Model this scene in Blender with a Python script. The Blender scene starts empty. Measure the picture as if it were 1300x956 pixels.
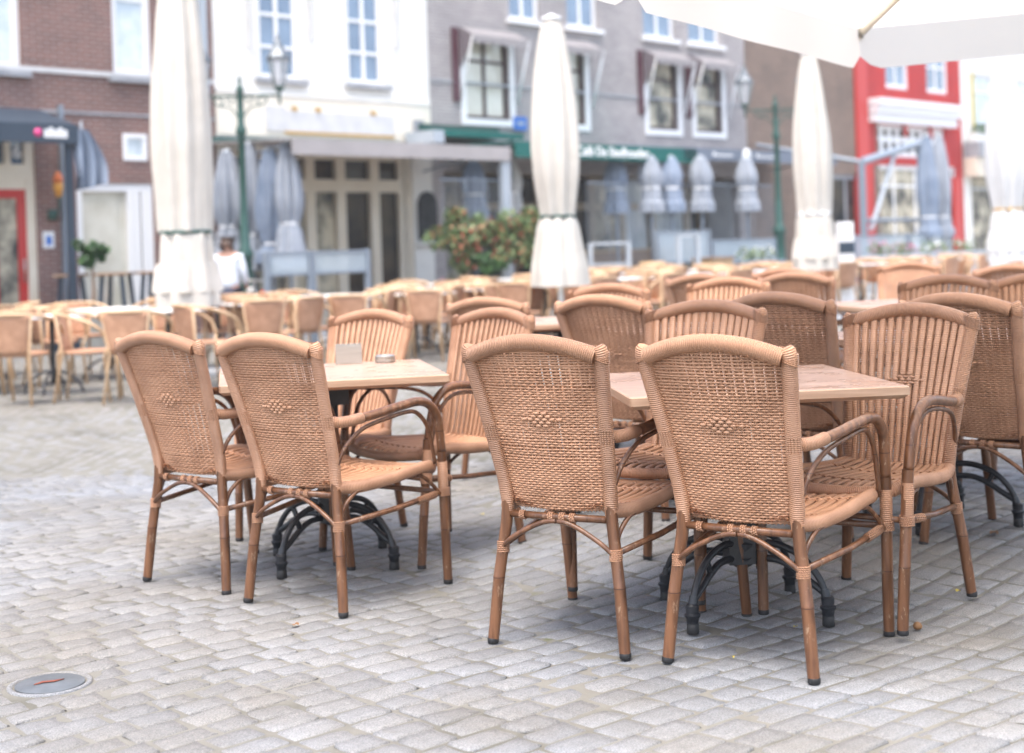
import bpy, math, random
from mathutils import Vector, Matrix
import numpy as np
random.seed(7); rng = np.random.RandomState(5)
sc = bpy.context.scene; COL = sc.collection
PI = math.pi; rad = math.radians

# ------------------------------------------------------------ camera, sky, sun, exposure
FPX, CAMH, YH, ROLL = 1850.0, 1.235, 317.0, .034     # focal length in pixels of a 1300 px wide picture
cam_d = bpy.data.cameras.new('camera'); cam = bpy.data.objects.new('camera', cam_d); COL.objects.link(cam)
cam_d.sensor_fit = 'HORIZONTAL'; cam_d.sensor_width = 36; cam_d.lens = FPX / 1300 * 36
cam_d.shift_x = 3.9 / 1300; cam_d.shift_y = -160.9 / 1300
cam_d.clip_start = .05; cam_d.clip_end = 600
cam.matrix_world = Matrix.Translation((0, 0, CAMH)) @ Matrix.Rotation(PI / 2, 4, 'X') @ Matrix.Rotation(-ROLL, 4, 'Z')
cam_d.dof.use_dof = True; cam_d.dof.focus_distance = 4.45; cam_d.dof.aperture_fstop = 2.2; cam_d.dof.aperture_blades = 0
sc.camera = cam
SUNDIR = Vector((-.14, -.30, .93)).normalized()
w = bpy.data.worlds.new('World'); sc.world = w; w.use_nodes = True
nt = w.node_tree; bgn = nt.nodes['Background']
sky = nt.nodes.new('ShaderNodeTexSky'); sky.sky_type = 'NISHITA'; sky.sun_disc = False
sky.sun_elevation = math.asin(SUNDIR.z); sky.sun_rotation = math.atan2(SUNDIR.x, SUNDIR.y)
sky.air_density = 1.0; sky.dust_density = 3.5; sky.ozone_density = .6
ovc = nt.nodes.new('ShaderNodeHueSaturation'); ovc.inputs['Saturation'].default_value = .78; nt.links.new(sky.outputs[0], ovc.inputs['Color']); nt.links.new(ovc.outputs[0], bgn.inputs[0]); bgn.inputs[1].default_value = .15
sun_d = bpy.data.lights.new('sun', 'SUN'); sun_d.energy = 1.0; sun_d.angle = rad(38); sun_d.color = (1, .93, .83)
sun = bpy.data.objects.new('sun', sun_d); COL.objects.link(sun)
sun.rotation_euler = SUNDIR.to_track_quat('Z', 'Y').to_euler()
sc.view_settings.view_transform = 'Standard'; sc.view_settings.look = 'None'
sc.view_settings.exposure = 1.90; sc.view_settings.gamma = 1
sc.render.engine = 'CYCLES'; sc.cycles.use_denoising = True; sc.cycles.max_bounces = 7
sc.cycles.diffuse_bounces = 4; sc.cycles.glossy_bounces = 3; sc.cycles.transparent_max_bounces = 12
sc.cycles.caustics_reflective = False; sc.cycles.caustics_refractive = False

# ------------------------------------------------------------ geometry of the place
def S(t): t = min(1, max(0, t)); return t * t * (3 - 2 * t)
def gz(x, y): return .06 * S((y - 4.3) / 1.8) * S((x + .4) / 1.1)      # the old paving rises a little on the right
CR, SR = math.cos(ROLL), math.sin(ROLL)
def ray(px, py):
    a, b = px - 650, py - 433
    return (a * CR - b * SR) / FPX, -((a * SR + b * CR) - (YH - 433)) / FPX      # X/Y, (h-H)/Y
F0 = Vector((-7.33, 20.85)); U = Vector((.687, .727)); N = Vector((.727, -.687)); FROT = math.atan2(.727, .687)
def F(px, py, d=0.0):       # a picture point on the plane d metres in front of the house fronts -> (t, h)
    k, m = ray(px, py); ox, oy = F0.x + N.x * d, F0.y + N.y * d
    t = (k * oy - ox) / (U.x - k * U.y)
    return t, CAMH + m * (oy + U.y * t)
def FR(x0, y0, x1, y1, d=0.0):     # picture rectangle -> true rectangle t0, t1, h0, h1
    t0 = F(x0, (y0 + y1) / 2, d)[0]; t1 = F(x1, (y0 + y1) / 2, d)[0]
    return t0, t1, F((x0 + x1) / 2, y1, d)[1], F((x0 + x1) / 2, y0, d)[1]
def W(t, d):
    p = F0 + U * t + N * d; return p.x, p.y
def spot(px, s, py=330):   # ground point of something whose scale is s pixels per metre
    k = ray(px, py)[0]; return k * FPX / s, FPX / s

# ------------------------------------------------------------ materials
def mat(name, col, rough=.6, metal=0, **k):
    m = bpy.data.materials.new(name); m.use_nodes = True
    b = m.node_tree.nodes['Principled BSDF']
    b.inputs['Base Color'].default_value = (*col, 1); b.inputs['Roughness'].default_value = rough
    b.inputs['Metallic'].default_value = metal
    for a, v in k.items(): b.inputs[a.replace('_', ' ')].default_value = v
    return m
class NG:
    def __init__(s, m): s.t = m.node_tree; s.b = s.t.nodes['Principled BSDF']; s.m = m
    def n(s, typ, **k):
        x = s.t.nodes.new('ShaderNode' + typ)
        for a, v in k.items():
            if hasattr(x, a): setattr(x, a, v)
            else: x.inputs[a.replace('_', ' ')].default_value = v
        return x
    def l(s, a, b): s.t.links.new(a, b)
    def ramp(s, fac, stops):
        r = s.n('ValToRGB'); e = r.color_ramp.elements
        while len(e) < len(stops): e.new(.5)
        for i, (p, c) in enumerate(stops): e[i].position = p; e[i].color = (*c, 1)
        s.l(fac, r.inputs[0]); return r.outputs[0]
    def bump(s, h, strength, dist, prev=None):
        x = s.n('Bump'); x.inputs['Strength'].default_value = strength; x.inputs['Distance'].default_value = dist
        s.l(h, x.inputs['Height'])
        if prev: s.l(prev, x.inputs['Normal'])
        s.l(x.outputs[0], s.b.inputs['Normal']); return x.outputs[0]
    def coord(s, out='Object', scale=(1, 1, 1), rot=(0, 0, 0)):
        c = s.n('TexCoord'); mp = s.n('Mapping'); mp.inputs['Scale'].default_value = scale; mp.inputs['Rotation'].default_value = rot
        s.l(c.outputs[out], mp.inputs[0]); return mp.outputs[0]
    def noise(s, vec, scale, detail=4, rough=.55):
        x = s.n('TexNoise'); x.inputs['Scale'].default_value = scale; x.inputs['Detail'].default_value = detail; x.inputs['Roughness'].default_value = rough
        s.l(vec, x.inputs['Vector']); return x.outputs['Fac']
def var_mat(name, c1, c2, scale=6, rough=.6, bump=0, bscale=60, stretch=(1, 1, 1), metal=0, lo=.3, hi=.7, **k):
    m = mat(name, c1, rough, metal, **k); g = NG(m); v = g.coord(scale=stretch)
    g.l(g.ramp(g.noise(v, scale), [(lo, c1), (hi, c2)]), g.b.inputs['Base Color'])
    if bump: g.bump(g.noise(v, bscale), 1, bump)
    return m
def info_var(g, base_out, amt=.12):      # small per-object difference in tone
    oi = g.n('ObjectInfo'); mr = g.n('MapRange'); mr.inputs[3].default_value = 1 - amt; mr.inputs[4].default_value = 1 + amt
    g.l(oi.outputs['Random'], mr.inputs[0]); hs = g.n('HueSaturation'); g.l(mr.outputs[0], hs.inputs['Value']); g.l(base_out, hs.inputs['Color'])
    g.l(hs.outputs[0], g.b.inputs['Base Color'])
def wicker(name, c1, c2, period, strength, dist, rough=.5):
    m = mat(name, c1, rough); g = NG(m); uv = g.coord('UV'); ob = g.coord('Object')
    nz = g.noise(ob, 9, 3); n2 = g.noise(ob, 160, 2)
    mx = g.n('Math', operation='ADD'); g.l(nz, mx.inputs[0]); sm = g.n('Math', operation='MULTIPLY'); g.l(n2, sm.inputs[0]); sm.inputs[1].default_value = .25; g.l(sm.outputs[0], mx.inputs[1])
    info_var(g, g.ramp(mx.outputs[0], [(.42, c1), (.82, c2)]), .13)
    if period:
        wv = g.n('TexWave', wave_type='BANDS', bands_direction='Y'); wv.inputs['Scale'].default_value = 2 * PI / (20 * period) ; wv.inputs['Distortion'].default_value = .6; wv.inputs['Detail'].default_value = 1
        g.l(uv, wv.inputs['Vector']); g.bump(wv.outputs['Fac'], strength, dist)
    return m
M = {}
TAN1, TAN2 = (.355, .180, .100), (.53, .295, .178)
M['strand'] = wicker('woven_resin_strand', TAN1, TAN2, 0, 0, 0, .42)
M['wrap'] = wicker('wrapped_resin_cane', (.335, .168, .094), (.465, .250, .148), .0062, 1, .0022, .36)
M['slat'] = wicker('flat_resin_slat', (.345, .178, .100), (.49, .268, .160), .0080, .8, .0014, .34)
# bamboo look legs
m = mat('bamboo_look_tube', (.25, .11, .045), .32); g = NG(m); ob = g.coord(scale=(1, 1, .08)); o2 = g.coord()
c = g.ramp(g.noise(ob, 55, 4), [(.3, (.070, .029, .013)), (.52, (.140, .060, .028)), (.8, (.225, .105, .050))])
sp = g.n('SeparateXYZ'); g.l(o2, sp.inputs[0])
def band(z0, wd):
    a = g.n('Math', operation='SUBTRACT'); g.l(sp.outputs[2], a.inputs[0]); a.inputs[1].default_value = z0
    b = g.n('Math', operation='ABSOLUTE'); g.l(a.outputs[0], b.inputs[0])
    d = g.n('Math', operation='LESS_THAN'); g.l(b.outputs[0], d.inputs[0]); d.inputs[1].default_value = wd; return d.outputs[0]
mx = g.n('Math', operation='MAXIMUM'); g.l(band(.205, .0016), mx.inputs[0]); g.l(band(.575, .0015), mx.inputs[1])
mc = g.n('MixRGB'); g.l(mx.outputs[0], mc.inputs[0]); g.l(c, mc.inputs[1]); mc.inputs[2].default_value = (.05, .018, .012, 1)
sc_ = g.ramp(g.noise(g.coord(scale=(1, 1, .35)), 62, 5, .75), [(.60, (0, 0, 0)), (.68, (1, 1, 1))]); sm_ = g.n('MixRGB'); g.l(sc_, sm_.inputs[0]); g.l(mc.outputs[0], sm_.inputs[1]); sm_.inputs[2].default_value = (.30, .20, .13, 1)
dk_ = g.ramp(g.noise(g.coord(scale=(1, 1, .2)), 31, 4, .7), [(.62, (1, 1, 1)), (.70, (.45, .42, .42))]); dm_ = g.n('MixRGB', blend_type='MULTIPLY'); dm_.inputs[0].default_value = .9; g.l(sm_.outputs[0], dm_.inputs[1]); g.l(dk_, dm_.inputs[2])
info_var(g, dm_.outputs[0], .12); g.bump(g.noise(ob, 90, 3), .4, .001)
M['bamboo'] = m
M['rubber'] = mat('black_rubber', (.012, .012, .013), .6)
# table top: pale wood
m = mat('pale_wood_laminate', (.6, .45, .33), .33); g = NG(m)
v = g.coord(scale=(1.2, 16, 4)); n1 = g.noise(v, 2.2, 6, .65); n3 = g.noise(g.coord(), 2.5, 3)
c = g.ramp(n1, [(.3, (.36, .225, .165)), (.5, (.455, .30, .23)), (.72, (.53, .375, .30))])
hs = g.n('MixRGB', blend_type='MULTIPLY'); hs.inputs[0].default_value = .35; g.l(c, hs.inputs[1]); g.l(g.ramp(n3, [(.35, (.8, .78, .76)), (.7, (1, 1, 1))]), hs.inputs[2])
bt = g.n('TexBrick'); g.l(g.coord(), bt.inputs['Vector']); bt.inputs['Scale'].default_value = 1; bt.inputs['Brick Width'].default_value = .29; bt.inputs['Row Height'].default_value = .043; bt.inputs['Mortar Size'].default_value = .0006
bt.inputs['Color1'].default_value = (1, 1, 1, 1); bt.inputs['Color2'].default_value = (.86, .84, .82, 1); bt.inputs['Mortar'].default_value = (.66, .62, .58, 1)
h2 = g.n('MixRGB', blend_type='MULTIPLY'); h2.inputs[0].default_value = .8; g.l(hs.outputs[0], h2.inputs[1]); g.l(bt.outputs[0], h2.inputs[2])
st_ = g.ramp(g.noise(g.coord(), 7, 5, .7), [(.62, (1, 1, 1)), (.72, (.84, .82, .80))]); h3 = g.n('MixRGB', blend_type='MULTIPLY'); h3.inputs[0].default_value = .25; g.l(h2.outputs[0], h3.inputs[1]); g.l(st_, h3.inputs[2])
g.l(h3.outputs[0], g.b.inputs['Base Color']); g.bump(n1, .15, .0006); g.l(g.ramp(g.noise(g.coord(), 5, 4), [(.35, (.24, .24, .24)), (.7, (.42, .42, .42))]), g.b.inputs['Roughness']); M['top'] = m
M['edge'] = var_mat('table_edge_wood', (.36, .22, .14), (.48, .32, .22), 3, .45, 0, 60, (1.5, 1.5, 30))
M['iron'] = var_mat('black_cast_iron', (.012, .014, .018), (.028, .030, .036), 25, .38, .001, 90)
M['steel'] = var_mat('brushed_steel', (.40, .37, .33), (.50, .47, .42), 8, .3, 0, 60, (1, 1, 20), metal=.75)
M['steeldark'] = mat('steel_inside', (.35, .33, .30), .4, .6)
M['paper'] = mat('paper_napkins', (.85, .84, .82), .8)
# granite setts
m = mat('granite_sett', (.3, .3, .3), .62); g = NG(m); ob = g.coord(); at = g.n('Attribute', attribute_name='tone')
c = g.ramp(at.outputs['Fac'], [(0, (.170, .175, .184)), (.35, (.184, .190, .200)), (.7, (.196, .202, .212)), (1, (.212, .216, .222))])
sp1 = g.ramp(g.noise(ob, 240, 3, .7), [(.36, (.48, .48, .50)), (.5, (1, 1, 1)), (.62, (1.5, 1.48, 1.44))])
sp2 = g.ramp(g.noise(ob, 1.1, 4), [(.36, (.86, .82, .76)), (.58, (1.03, 1.04, 1.06))])
m1 = g.n('MixRGB', blend_type='MULTIPLY'); m1.inputs[0].default_value = .8; g.l(c, m1.inputs[1]); g.l(sp1, m1.inputs[2])
m2 = g.n('MixRGB', blend_type='MULTIPLY'); m2.inputs[0].default_value = 1; g.l(m1.outputs[0], m2.inputs[1]); g.l(sp2, m2.inputs[2])
m3 = g.n('MixRGB', blend_type='MULTIPLY'); m3.inputs[0].default_value = 1; g.l(m2.outputs[0], m3.inputs[1]); g.l(g.ramp(g.noise(ob, .33, 4, .55), [(.42, (1.02, .965, .89)), (.60, (.98, 1.0, 1.03))]), m3.inputs[2])
blot = g.ramp(g.noise(ob, 6.5, 5, .75), [(.63, (1, 1, 1)), (.71, (.78, .74, .68))]); m4 = g.n('MixRGB', blend_type='MULTIPLY'); m4.inputs[0].default_value = .8; g.l(m3.outputs[0], m4.inputs[1]); g.l(blot, m4.inputs[2])
g.l(m4.outputs[0], g.b.inputs['Base Color']); p = g.bump(g.noise(ob, 45, 5, .7), .8, .006); g.bump(g.noise(ob, 300, 3), .5, .0012, p)
M['sett'] = m
# joint sand and the far paving
m = mat('joint_sand', (.3, .28, .24), .9); g = NG(m); ob = g.coord()
c = g.ramp(g.noise(ob, 2.3, 5, .6), [(.36, (.105, .10, .082)), (.5, (.155, .147, .127)), (.7, (.19, .182, .162))])
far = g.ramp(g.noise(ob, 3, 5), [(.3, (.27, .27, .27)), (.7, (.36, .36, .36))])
mo = g.ramp(g.noise(ob, 4.7, 3, .6), [(.66, (0, 0, 0)), (.74, (1, 1, 1))])
mg = g.n('MixRGB'); g.l(mo, mg.inputs[0]); g.l(c, mg.inputs[1]); mg.inputs[2].default_value = (.10, .115, .035, 1)
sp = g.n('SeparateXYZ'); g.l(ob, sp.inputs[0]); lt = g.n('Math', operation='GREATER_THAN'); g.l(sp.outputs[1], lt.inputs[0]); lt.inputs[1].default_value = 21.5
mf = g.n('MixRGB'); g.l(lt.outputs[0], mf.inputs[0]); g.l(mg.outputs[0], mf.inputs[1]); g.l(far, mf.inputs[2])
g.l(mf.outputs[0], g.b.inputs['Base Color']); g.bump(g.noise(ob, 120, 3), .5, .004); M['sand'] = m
# low cane chairs
m = mat('woven_cane_panel', (.5, .3, .16), .55); g = NG(m); ob = g.coord(); wv = g.n('TexWave', wave_type='BANDS', bands_direction='Z'); wv.inputs['Scale'].default_value = 30
g.l(ob, wv.inputs['Vector']); info_var(g, g.ramp(g.noise(ob, 14, 3), [(.3, (.36, .185, .105)), (.7, (.49, .275, .170))]), .16); g.bump(wv.outputs['Fac'], .6, .002); M['panel'] = m
M['cane'] = var_mat('pale_peeled_cane', (.45, .28, .15), (.60, .42, .26), 7, .38)
M['whitetop'] = mat('white_table_laminate', (.78, .77, .75), .35)
# cloth
def cloth(name, c1, c2, trans=.25, stripes=False):
    m = mat(name, c1, .85); g = NG(m); ob = g.coord()
    if stripes:
        wv = g.n('TexWave', wave_type='BANDS', bands_direction='X'); wv.inputs['Scale'].default_value = 6.5; g.l(ob, wv.inputs['Vector']); f = wv.outputs['Fac']
        g.l(g.ramp(f, [(.48, c1), (.52, c2)]), g.b.inputs['Base Color'])
    else:
        g.l(g.ramp(g.noise(ob, 2.2, 5), [(.3, c1), (.7, c2)]), g.b.inputs['Base Color'])
    g.bump(g.noise(ob, 9, 4), .3, .02)
    out = g.t.nodes['Material Output']; tr = g.n('BsdfTranslucent'); tr.inputs[0].default_value = (*c2, 1) if not stripes else (*c1, 1)
    mix = g.n('MixShader'); mix.inputs[0].default_value = trans; g.l(g.b.outputs[0], mix.inputs[1]); g.l(tr.outputs[0], mix.inputs[2]); g.l(mix.outputs[0], out.inputs[0])
    return m
M['cream'] = cloth('cream_parasol_cloth', (.60, .56, .50), (.70, .66, .60), .22)
M['canopy'] = cloth('white_canopy_cloth', (.90, .84, .73), (.94, .89, .80), .90)
M['white_cloth'] = cloth('white_cloth', (.64, .64, .64), (.74, .74, .74), .25)
M['greycloth'] = cloth('pale_grey_cloth', (.25, .28, .33), (.36, .39, .44), .1)
M['bluecloth'] = cloth('grey_blue_cloth', (.17, .22, .30), (.28, .33, .42), .1)
M['taupe'] = cloth('taupe_awning_cloth', (.40, .375, .37), (.47, .44, .435), .2)
M['green_awn'] = mat('green_awning_cloth', (.0, .105, .088), .7)
M['navy'] = mat('dark_blue_awning', (.028, .045, .068), .55)
M['grey_awn'] = mat('dark_grey_blue_awning', (.15, .175, .22), .6)
M['stripe'] = cloth('striped_awning_cloth', (.50, .48, .47), (.18, .15, .165), .2, True)
# walls
def brick(name, c1, c2, mortar, scale=1.0, bump=.4):
    m = mat(name, c1, .85); g = NG(m); ob = g.coord(rot=(PI / 2, 0, 0)); b = g.n('TexBrick')
    tc = g.n('TexCoord'); sx = g.n('SeparateXYZ'); cb = g.n('CombineXYZ'); g.l(tc.outputs['Object'], sx.inputs[0]); g.l(sx.outputs[0], cb.inputs[0]); g.l(sx.outputs[2], cb.inputs[1]); g.l(cb.outputs[0], b.inputs['Vector'])
    b.inputs['Scale'].default_value = scale; b.inputs['Brick Width'].default_value = .22; b.inputs['Row Height'].default_value = .065; b.inputs['Mortar Size'].default_value = .010
    b.inputs['Color1'].default_value = (*c1, 1); b.inputs['Color2'].default_value = (*c2, 1); b.inputs['Mortar'].default_value = (*mortar, 1)
    nz = g.ramp(g.noise(tc.outputs['Object'], .9, 5), [(.3, (.78, .78, .79)), (.7, (1.15, 1.13, 1.12))])
    mm = g.n('MixRGB', blend_type='MULTIPLY'); mm.inputs[0].default_value = 1; g.l(b.outputs[0], mm.inputs[1]); g.l(nz, mm.inputs[2]); g.l(mm.outputs[0], g.b.inputs['Base Color'])
    g.bump(b.outputs['Fac'], -bump, .006); return m
M['brick_red'] = brick('red_brown_brick', (.215, .100, .078), (.155, .075, .062), (.29, .235, .215))
M['brick_grey'] = brick('mauve_grey_brick', (.33, .30, .295), (.25, .225, .225), (.43, .41, .40))
M['brick_brown'] = brick('brown_brick', (.15, .095, .068), (.20, .13, .092), (.25, .21, .18))
M['brick_paint'] = brick('red_painted_brick', (.46, .035, .032), (.42, .031, .029), (.36, .03, .03), 1, .2)
M['plaster'] = var_mat('white_plaster', (.68, .66, .615), (.77, .755, .715), 1.6, .8, .002, 20)
M['plaster_cream'] = var_mat('cream_plaster', (.72, .66, .55), (.78, .73, .63), 1.2, .8)
M['white'] = mat('white_paint', (.80, .80, .80), .4)
M['shaded_paint'] = var_mat('shaded_cream_paint', (.34, .28, .20), (.44, .37, .28), 2, .5)  # cream paint darkened, the shade under the awnings put into its colour
M['cream_paint'] = var_mat('cream_paint', (.66, .58, .46), (.73, .66, .54), 2, .45)
M['brown_paint'] = mat('dark_brown_paint', (.055, .028, .028), .4)
M['maroon'] = mat('maroon_paint', (.085, .030, .040), .45)
M['red_paint'] = mat('red_door_paint', (.50, .035, .030), .35)
M['greypaint'] = var_mat('pale_grey_blue_paint', (.34, .38, .42), (.40, .44, .48), 3, .5)
M['steelblue'] = mat('grey_blue_steel', (.24, .28, .33), .45, .2)
M['stone'] = var_mat('grey_stone', (.26, .27, .29), (.36, .37, .39), 3, .8, .004, 30)
M['palestone'] = var_mat('pale_stone', (.50, .50, .50), (.62, .62, .62), 3, .8)
M['roof'] = var_mat('dark_roof_tile', (.06, .05, .05), (.11, .09, .09), 4, .7)
def glass(name, c1, c2, rough=.04, scale=1.3, refl=1):
    m = mat(name, c1, rough); g = NG(m); v = g.coord(); g.l(g.ramp(g.noise(v, scale, 4, .6), [(.38, c1), (.62, c2)]), g.b.inputs['Base Color'])
    g.b.inputs['Specular IOR Level'].default_value = .9 if refl else .25; g.b.inputs['Coat Weight'].default_value = refl; g.b.inputs['Coat Roughness'].default_value = .02
    g.bump(g.noise(v, 1.5, 2), .05, .05); return m
M['gl_blue'] = glass('window_pane_blue', (.10, .16, .25), (.17, .25, .36))
M['gl_dark'] = glass('window_pane_dark', (.012, .014, .018), (.075, .060, .040), .08, 1.3, 0)
M['gl_warm'] = glass('window_pane_curtain', (.50, .47, .38), (.66, .64, .56))
M['gl_mix'] = glass('shop_pane', (.05, .055, .055), (.60, .54, .41), .06, 1.9, 0)
M['gl_pale'] = glass('pane_with_net_curtain', (.42, .50, .56), (.62, .68, .73), .04, 3)
m = mat('clear_plastic_sheet', (.62, .70, .78), .25, 0, Specular_IOR_Level=.2); g = NG(m); g.b.inputs['Alpha'].default_value = .09; g.bump(g.noise(g.coord(scale=(3, 3, .8)), 3, 4), 1, .08); M['plastic'] = m
m = mat('windscreen_glass', (.55, .64, .70), .08); m.node_tree.nodes['Principled BSDF'].inputs['Alpha'].default_value = .45; M['screen'] = m
M['lampgreen'] = var_mat('dark_green_cast_iron', (.014, .058, .047), (.024, .082, .065), 8, .4)
M['lampgrey'] = mat('weathered_lantern_roof', (.13, .15, .17), .4, .3)
m = mat('lantern_glass', (.75, .75, .78), .1); m.node_tree.nodes['Principled BSDF'].inputs['Alpha'].default_value = .5; M['lampglass'] = m
M['amber'] = mat('amber_lamp_glass', (.75, .35, .05), .3); M['orange'] = mat('orange_lamp_cap', (.75, .20, .06), .4)
M['black'] = mat('black_paint', (.018, .018, .02), .45); M['chalk'] = var_mat('chalkboard', (.015, .017, .018), (.05, .052, .052), 12, .8)
M['bluesign'] = mat('blue_enamel', (.02, .14, .50), .3); M['pink'] = mat('pink_sign_paint', (.65, .06, .22), .4); M['gold'] = mat('gilt_paint', (.55, .33, .09), .4, .3)
M['pot'] = mat('white_glazed_pot', (.72, .72, .70), .4); M['soil'] = mat('potting_soil', (.04, .03, .02), .9)
M['oak'] = var_mat('oak_stave', (.38, .24, .12), (.52, .36, .20), 5, .6, 0, 60, (8, 8, .6)); M['hoop'] = mat('barrel_hoop', (.20, .20, .20), .5, .6)
M['boards'] = var_mat('brown_boards', (.20, .12, .07), (.30, .19, .12), 4, .6, 0, 60, (1, 1, 12))
M['wood_dark'] = mat('dark_stained_wood', (.045, .03, .028), .5)
M['skin'] = mat('skin', (.50, .28, .20), .55); M['hair'] = mat('brown_hair', (.05, .025, .015), .6)
M['jacket'] = cloth('white_jacket_cloth', (.66, .70, .76), (.76, .79, .84), 0); M['trousers'] = mat('navy_trousers', (.012, .022, .055), .8)
M['metal_lid'] = var_mat('worn_galvanised_lid', (.10, .11, .12), (.15, .165, .18), 14, .45, .001, 60, metal=.3)
M['rust'] = var_mat('rust', (.14, .035, .022), (.24, .075, .045), 30, .8)
M['leafbrown'] = mat('dry_leaf', (.20, .10, .04), .7); M['leafyellow'] = mat('yellow_leaf', (.5, .4, .06), .6)
def foliage(name, stops):
    m = mat(name, stops[0][1], .55); g = NG(m); at = g.n('Attribute', attribute_name='tone'); g.l(g.ramp(at.outputs['Fac'], stops), g.b.inputs['Base Color']); return m
M['leaf'] = foliage('green_leaves', [(0, (.05, .10, .03)), (.5, (.11, .17, .06)), (1, (.20, .24, .10))])
M['leaf_dark'] = foliage('dark_leaves', [(0, (.015, .05, .012)), (.6, (.03, .09, .02)), (1, (.06, .13, .03))])
M['blossom'] = foliage('orange_red_blossom', [(0, (.36, .05, .045)), (.5, (.42, .12, .07)), (1, (.46, .22, .12))])
M['blossom_pink'] = foliage('pink_blossom', [(0, (.45, .05, .15)), (1, (.6, .25, .4))]); M['flower_white'] = foliage('white_blossom', [(0, (.6, .6, .6)), (1, (.8, .8, .8))])

# ------------------------------------------------------------ mesh helper
class MB:
    def __init__(s): s.v = []; s.f = []; s.uv = []; s.mi = []; s.tone = []; s.cur = 0
    def vt(s, p, tone=None): s.v.append(tuple(p)); s.tone.append(.5 if tone is None else tone); return len(s.v) - 1
    def face(s, idx, uv=None): s.f.append(tuple(idx)); s.uv.append(uv or [(0, 0)] * len(idx)); s.mi.append(s.cur)
    def box(s, x0, x1, y0, y1, z0, z1, bev=0):
        if x1 < x0: x0, x1 = x1, x0
        if y1 < y0: y0, y1 = y1, y0
        if z1 < z0: z0, z1 = z1, z0
        i = len(s.v)
        for z in (z0, z1):
            for x, y in ((x0, y0), (x1, y0), (x1, y1), (x0, y1)): s.vt((x, y, z))
        for q in ((0, 3, 2, 1), (4, 5, 6, 7), (0, 1, 5, 4), (1, 2, 6, 5), (2, 3, 7, 6), (3, 0, 4, 7)): s.face([i + k for k in q], [(0, 0), (1, 0), (1, 1), (0, 1)])
        return s
    def tube(s, pts, r, sides=10, ry=None, up=None, cap=True, closed=False):
        # r: radius or list; ry: second radius (flattened) along 'up'
        pts = [Vector(p) for p in pts]; n = len(pts)
        rs = r if isinstance(r, (list, tuple)) else [r] * n
        rys = ry if isinstance(ry, (list, tuple)) else ([ry] * n if ry else rs)
        L = 0; base = len(s.v); ref = Vector(up) if up else None; prev = None; Ls = []
        for i, p in enumerate(pts):
            if closed: t = pts[(i + 1) % n] - pts[i - 1]
            else: t = pts[min(i + 1, n - 1)] - pts[max(i - 1, 0)]
            t.normalize()
            if ref: b = ref - t * ref.dot(t)
            elif prev is not None: b = prev - t * prev.dot(t)
            else:
                a = Vector((0, 0, 1)) if abs(t.z) < .9 else Vector((0, 1, 0)); b = a - t * a.dot(t)
            b.normalize(); prev = b; a = t.cross(b)
            if i: L += (p - pts[i - 1]).length
            Ls.append(L)
            for k in range(sides):
                an = 2 * PI * k / sides; s.vt(p + a * math.cos(an) * rs[i] + b * math.sin(an) * rys[i])
        m = n if closed else n - 1
        for i in range(m):
            j = (i + 1) % n; l0, l1 = Ls[i], (Ls[j] if j else L + .01)
            for k in range(sides):
                k2 = (k + 1) % sides
                s.face([base + i * sides + k, base + i * sides + k2, base + j * sides + k2, base + j * sides + k],
                       [(k / sides, l0), ((k + 1) / sides, l0), ((k + 1) / sides, l1), (k / sides, l1)])
        if cap and not closed:
            s.face([base + k for k in range(sides)][::-1]); s.face([base + (n - 1) * sides + k for k in range(sides)])
        return s
    def lathe(s, prof, cx=0, cy=0, sides=20, cap=True):
        base = len(s.v)
        for r, z in prof:
            for k in range(sides): s.vt((cx + r * math.cos(2 * PI * k / sides), cy + r * math.sin(2 * PI * k / sides), z))
        for i in range(len(prof) - 1):
            for k in range(sides):
                k2 = (k + 1) % sides; s.face([base + i * sides + k, base + i * sides + k2, base + (i + 1) * sides + k2, base + (i + 1) * sides + k])
        if cap: s.face([base + k for k in range(sides)][::-1]); s.face([base + (len(prof) - 1) * sides + k for k in range(sides)])
        return s
    def build(s, name, mats, parent=None, smooth=True, sharp=None, bevel=0):
        me = bpy.data.meshes.new(name); me.from_pydata(s.v, [], s.f)
        uvl = me.uv_layers.new(name='UVMap'); flat = [c for f in s.uv for uv in f for c in uv]; uvl.data.foreach_set('uv', flat)
        at = me.attributes.new('tone', 'FLOAT', 'POINT'); at.data.foreach_set('value', s.tone)
        if not isinstance(mats, (list, tuple)): mats = [mats]
        for m_ in mats: me.materials.append(m_)
        me.polygons.foreach_set('material_index', s.mi); me.polygons.foreach_set('use_smooth', [bool(smooth)] * len(s.f)); me.update()
        if smooth and sharp is not None: me.set_sharp_from_angle(angle=rad(sharp))
        o = bpy.data.objects.new(name, me); COL.objects.link(o)
        if parent is not None: o.parent = parent
        if bevel:
            b = o.modifiers.new('edge', 'BEVEL'); b.width = bevel; b.segments = 2; b.limit_method = 'ANGLE'
        return o
def catmull(pts, n=6):
    P = [Vector(p) for p in pts]; P = [P[0] * 2 - P[1]] + P + [P[-1] * 2 - P[-2]]; out = []
    for i in range(1, len(P) - 2):
        for k in range(n):
            t = k / n; a, b, c, d = P[i - 1], P[i], P[i + 1], P[i + 2]
            out.append(.5 * ((2 * b) + (c - a) * t + (2 * a - 5 * b + 4 * c - d) * t * t + (3 * b - a - 3 * c + d) * t ** 3))
    out.append(P[-2]); return out
def tag(o, label=None, cat=None, group=None, kind=None):
    if label: o['label'] = label
    if cat: o['category'] = cat
    if group: o['group'] = group
    if kind: o['kind'] = kind
    return o
def empty(name, loc, rz=0, **k):
    o = bpy.data.objects.new(name, None); COL.objects.link(o); o.location = loc; o.rotation_euler = (0, 0, rz); o.empty_display_size = .1
    return tag(o, **k)
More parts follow.
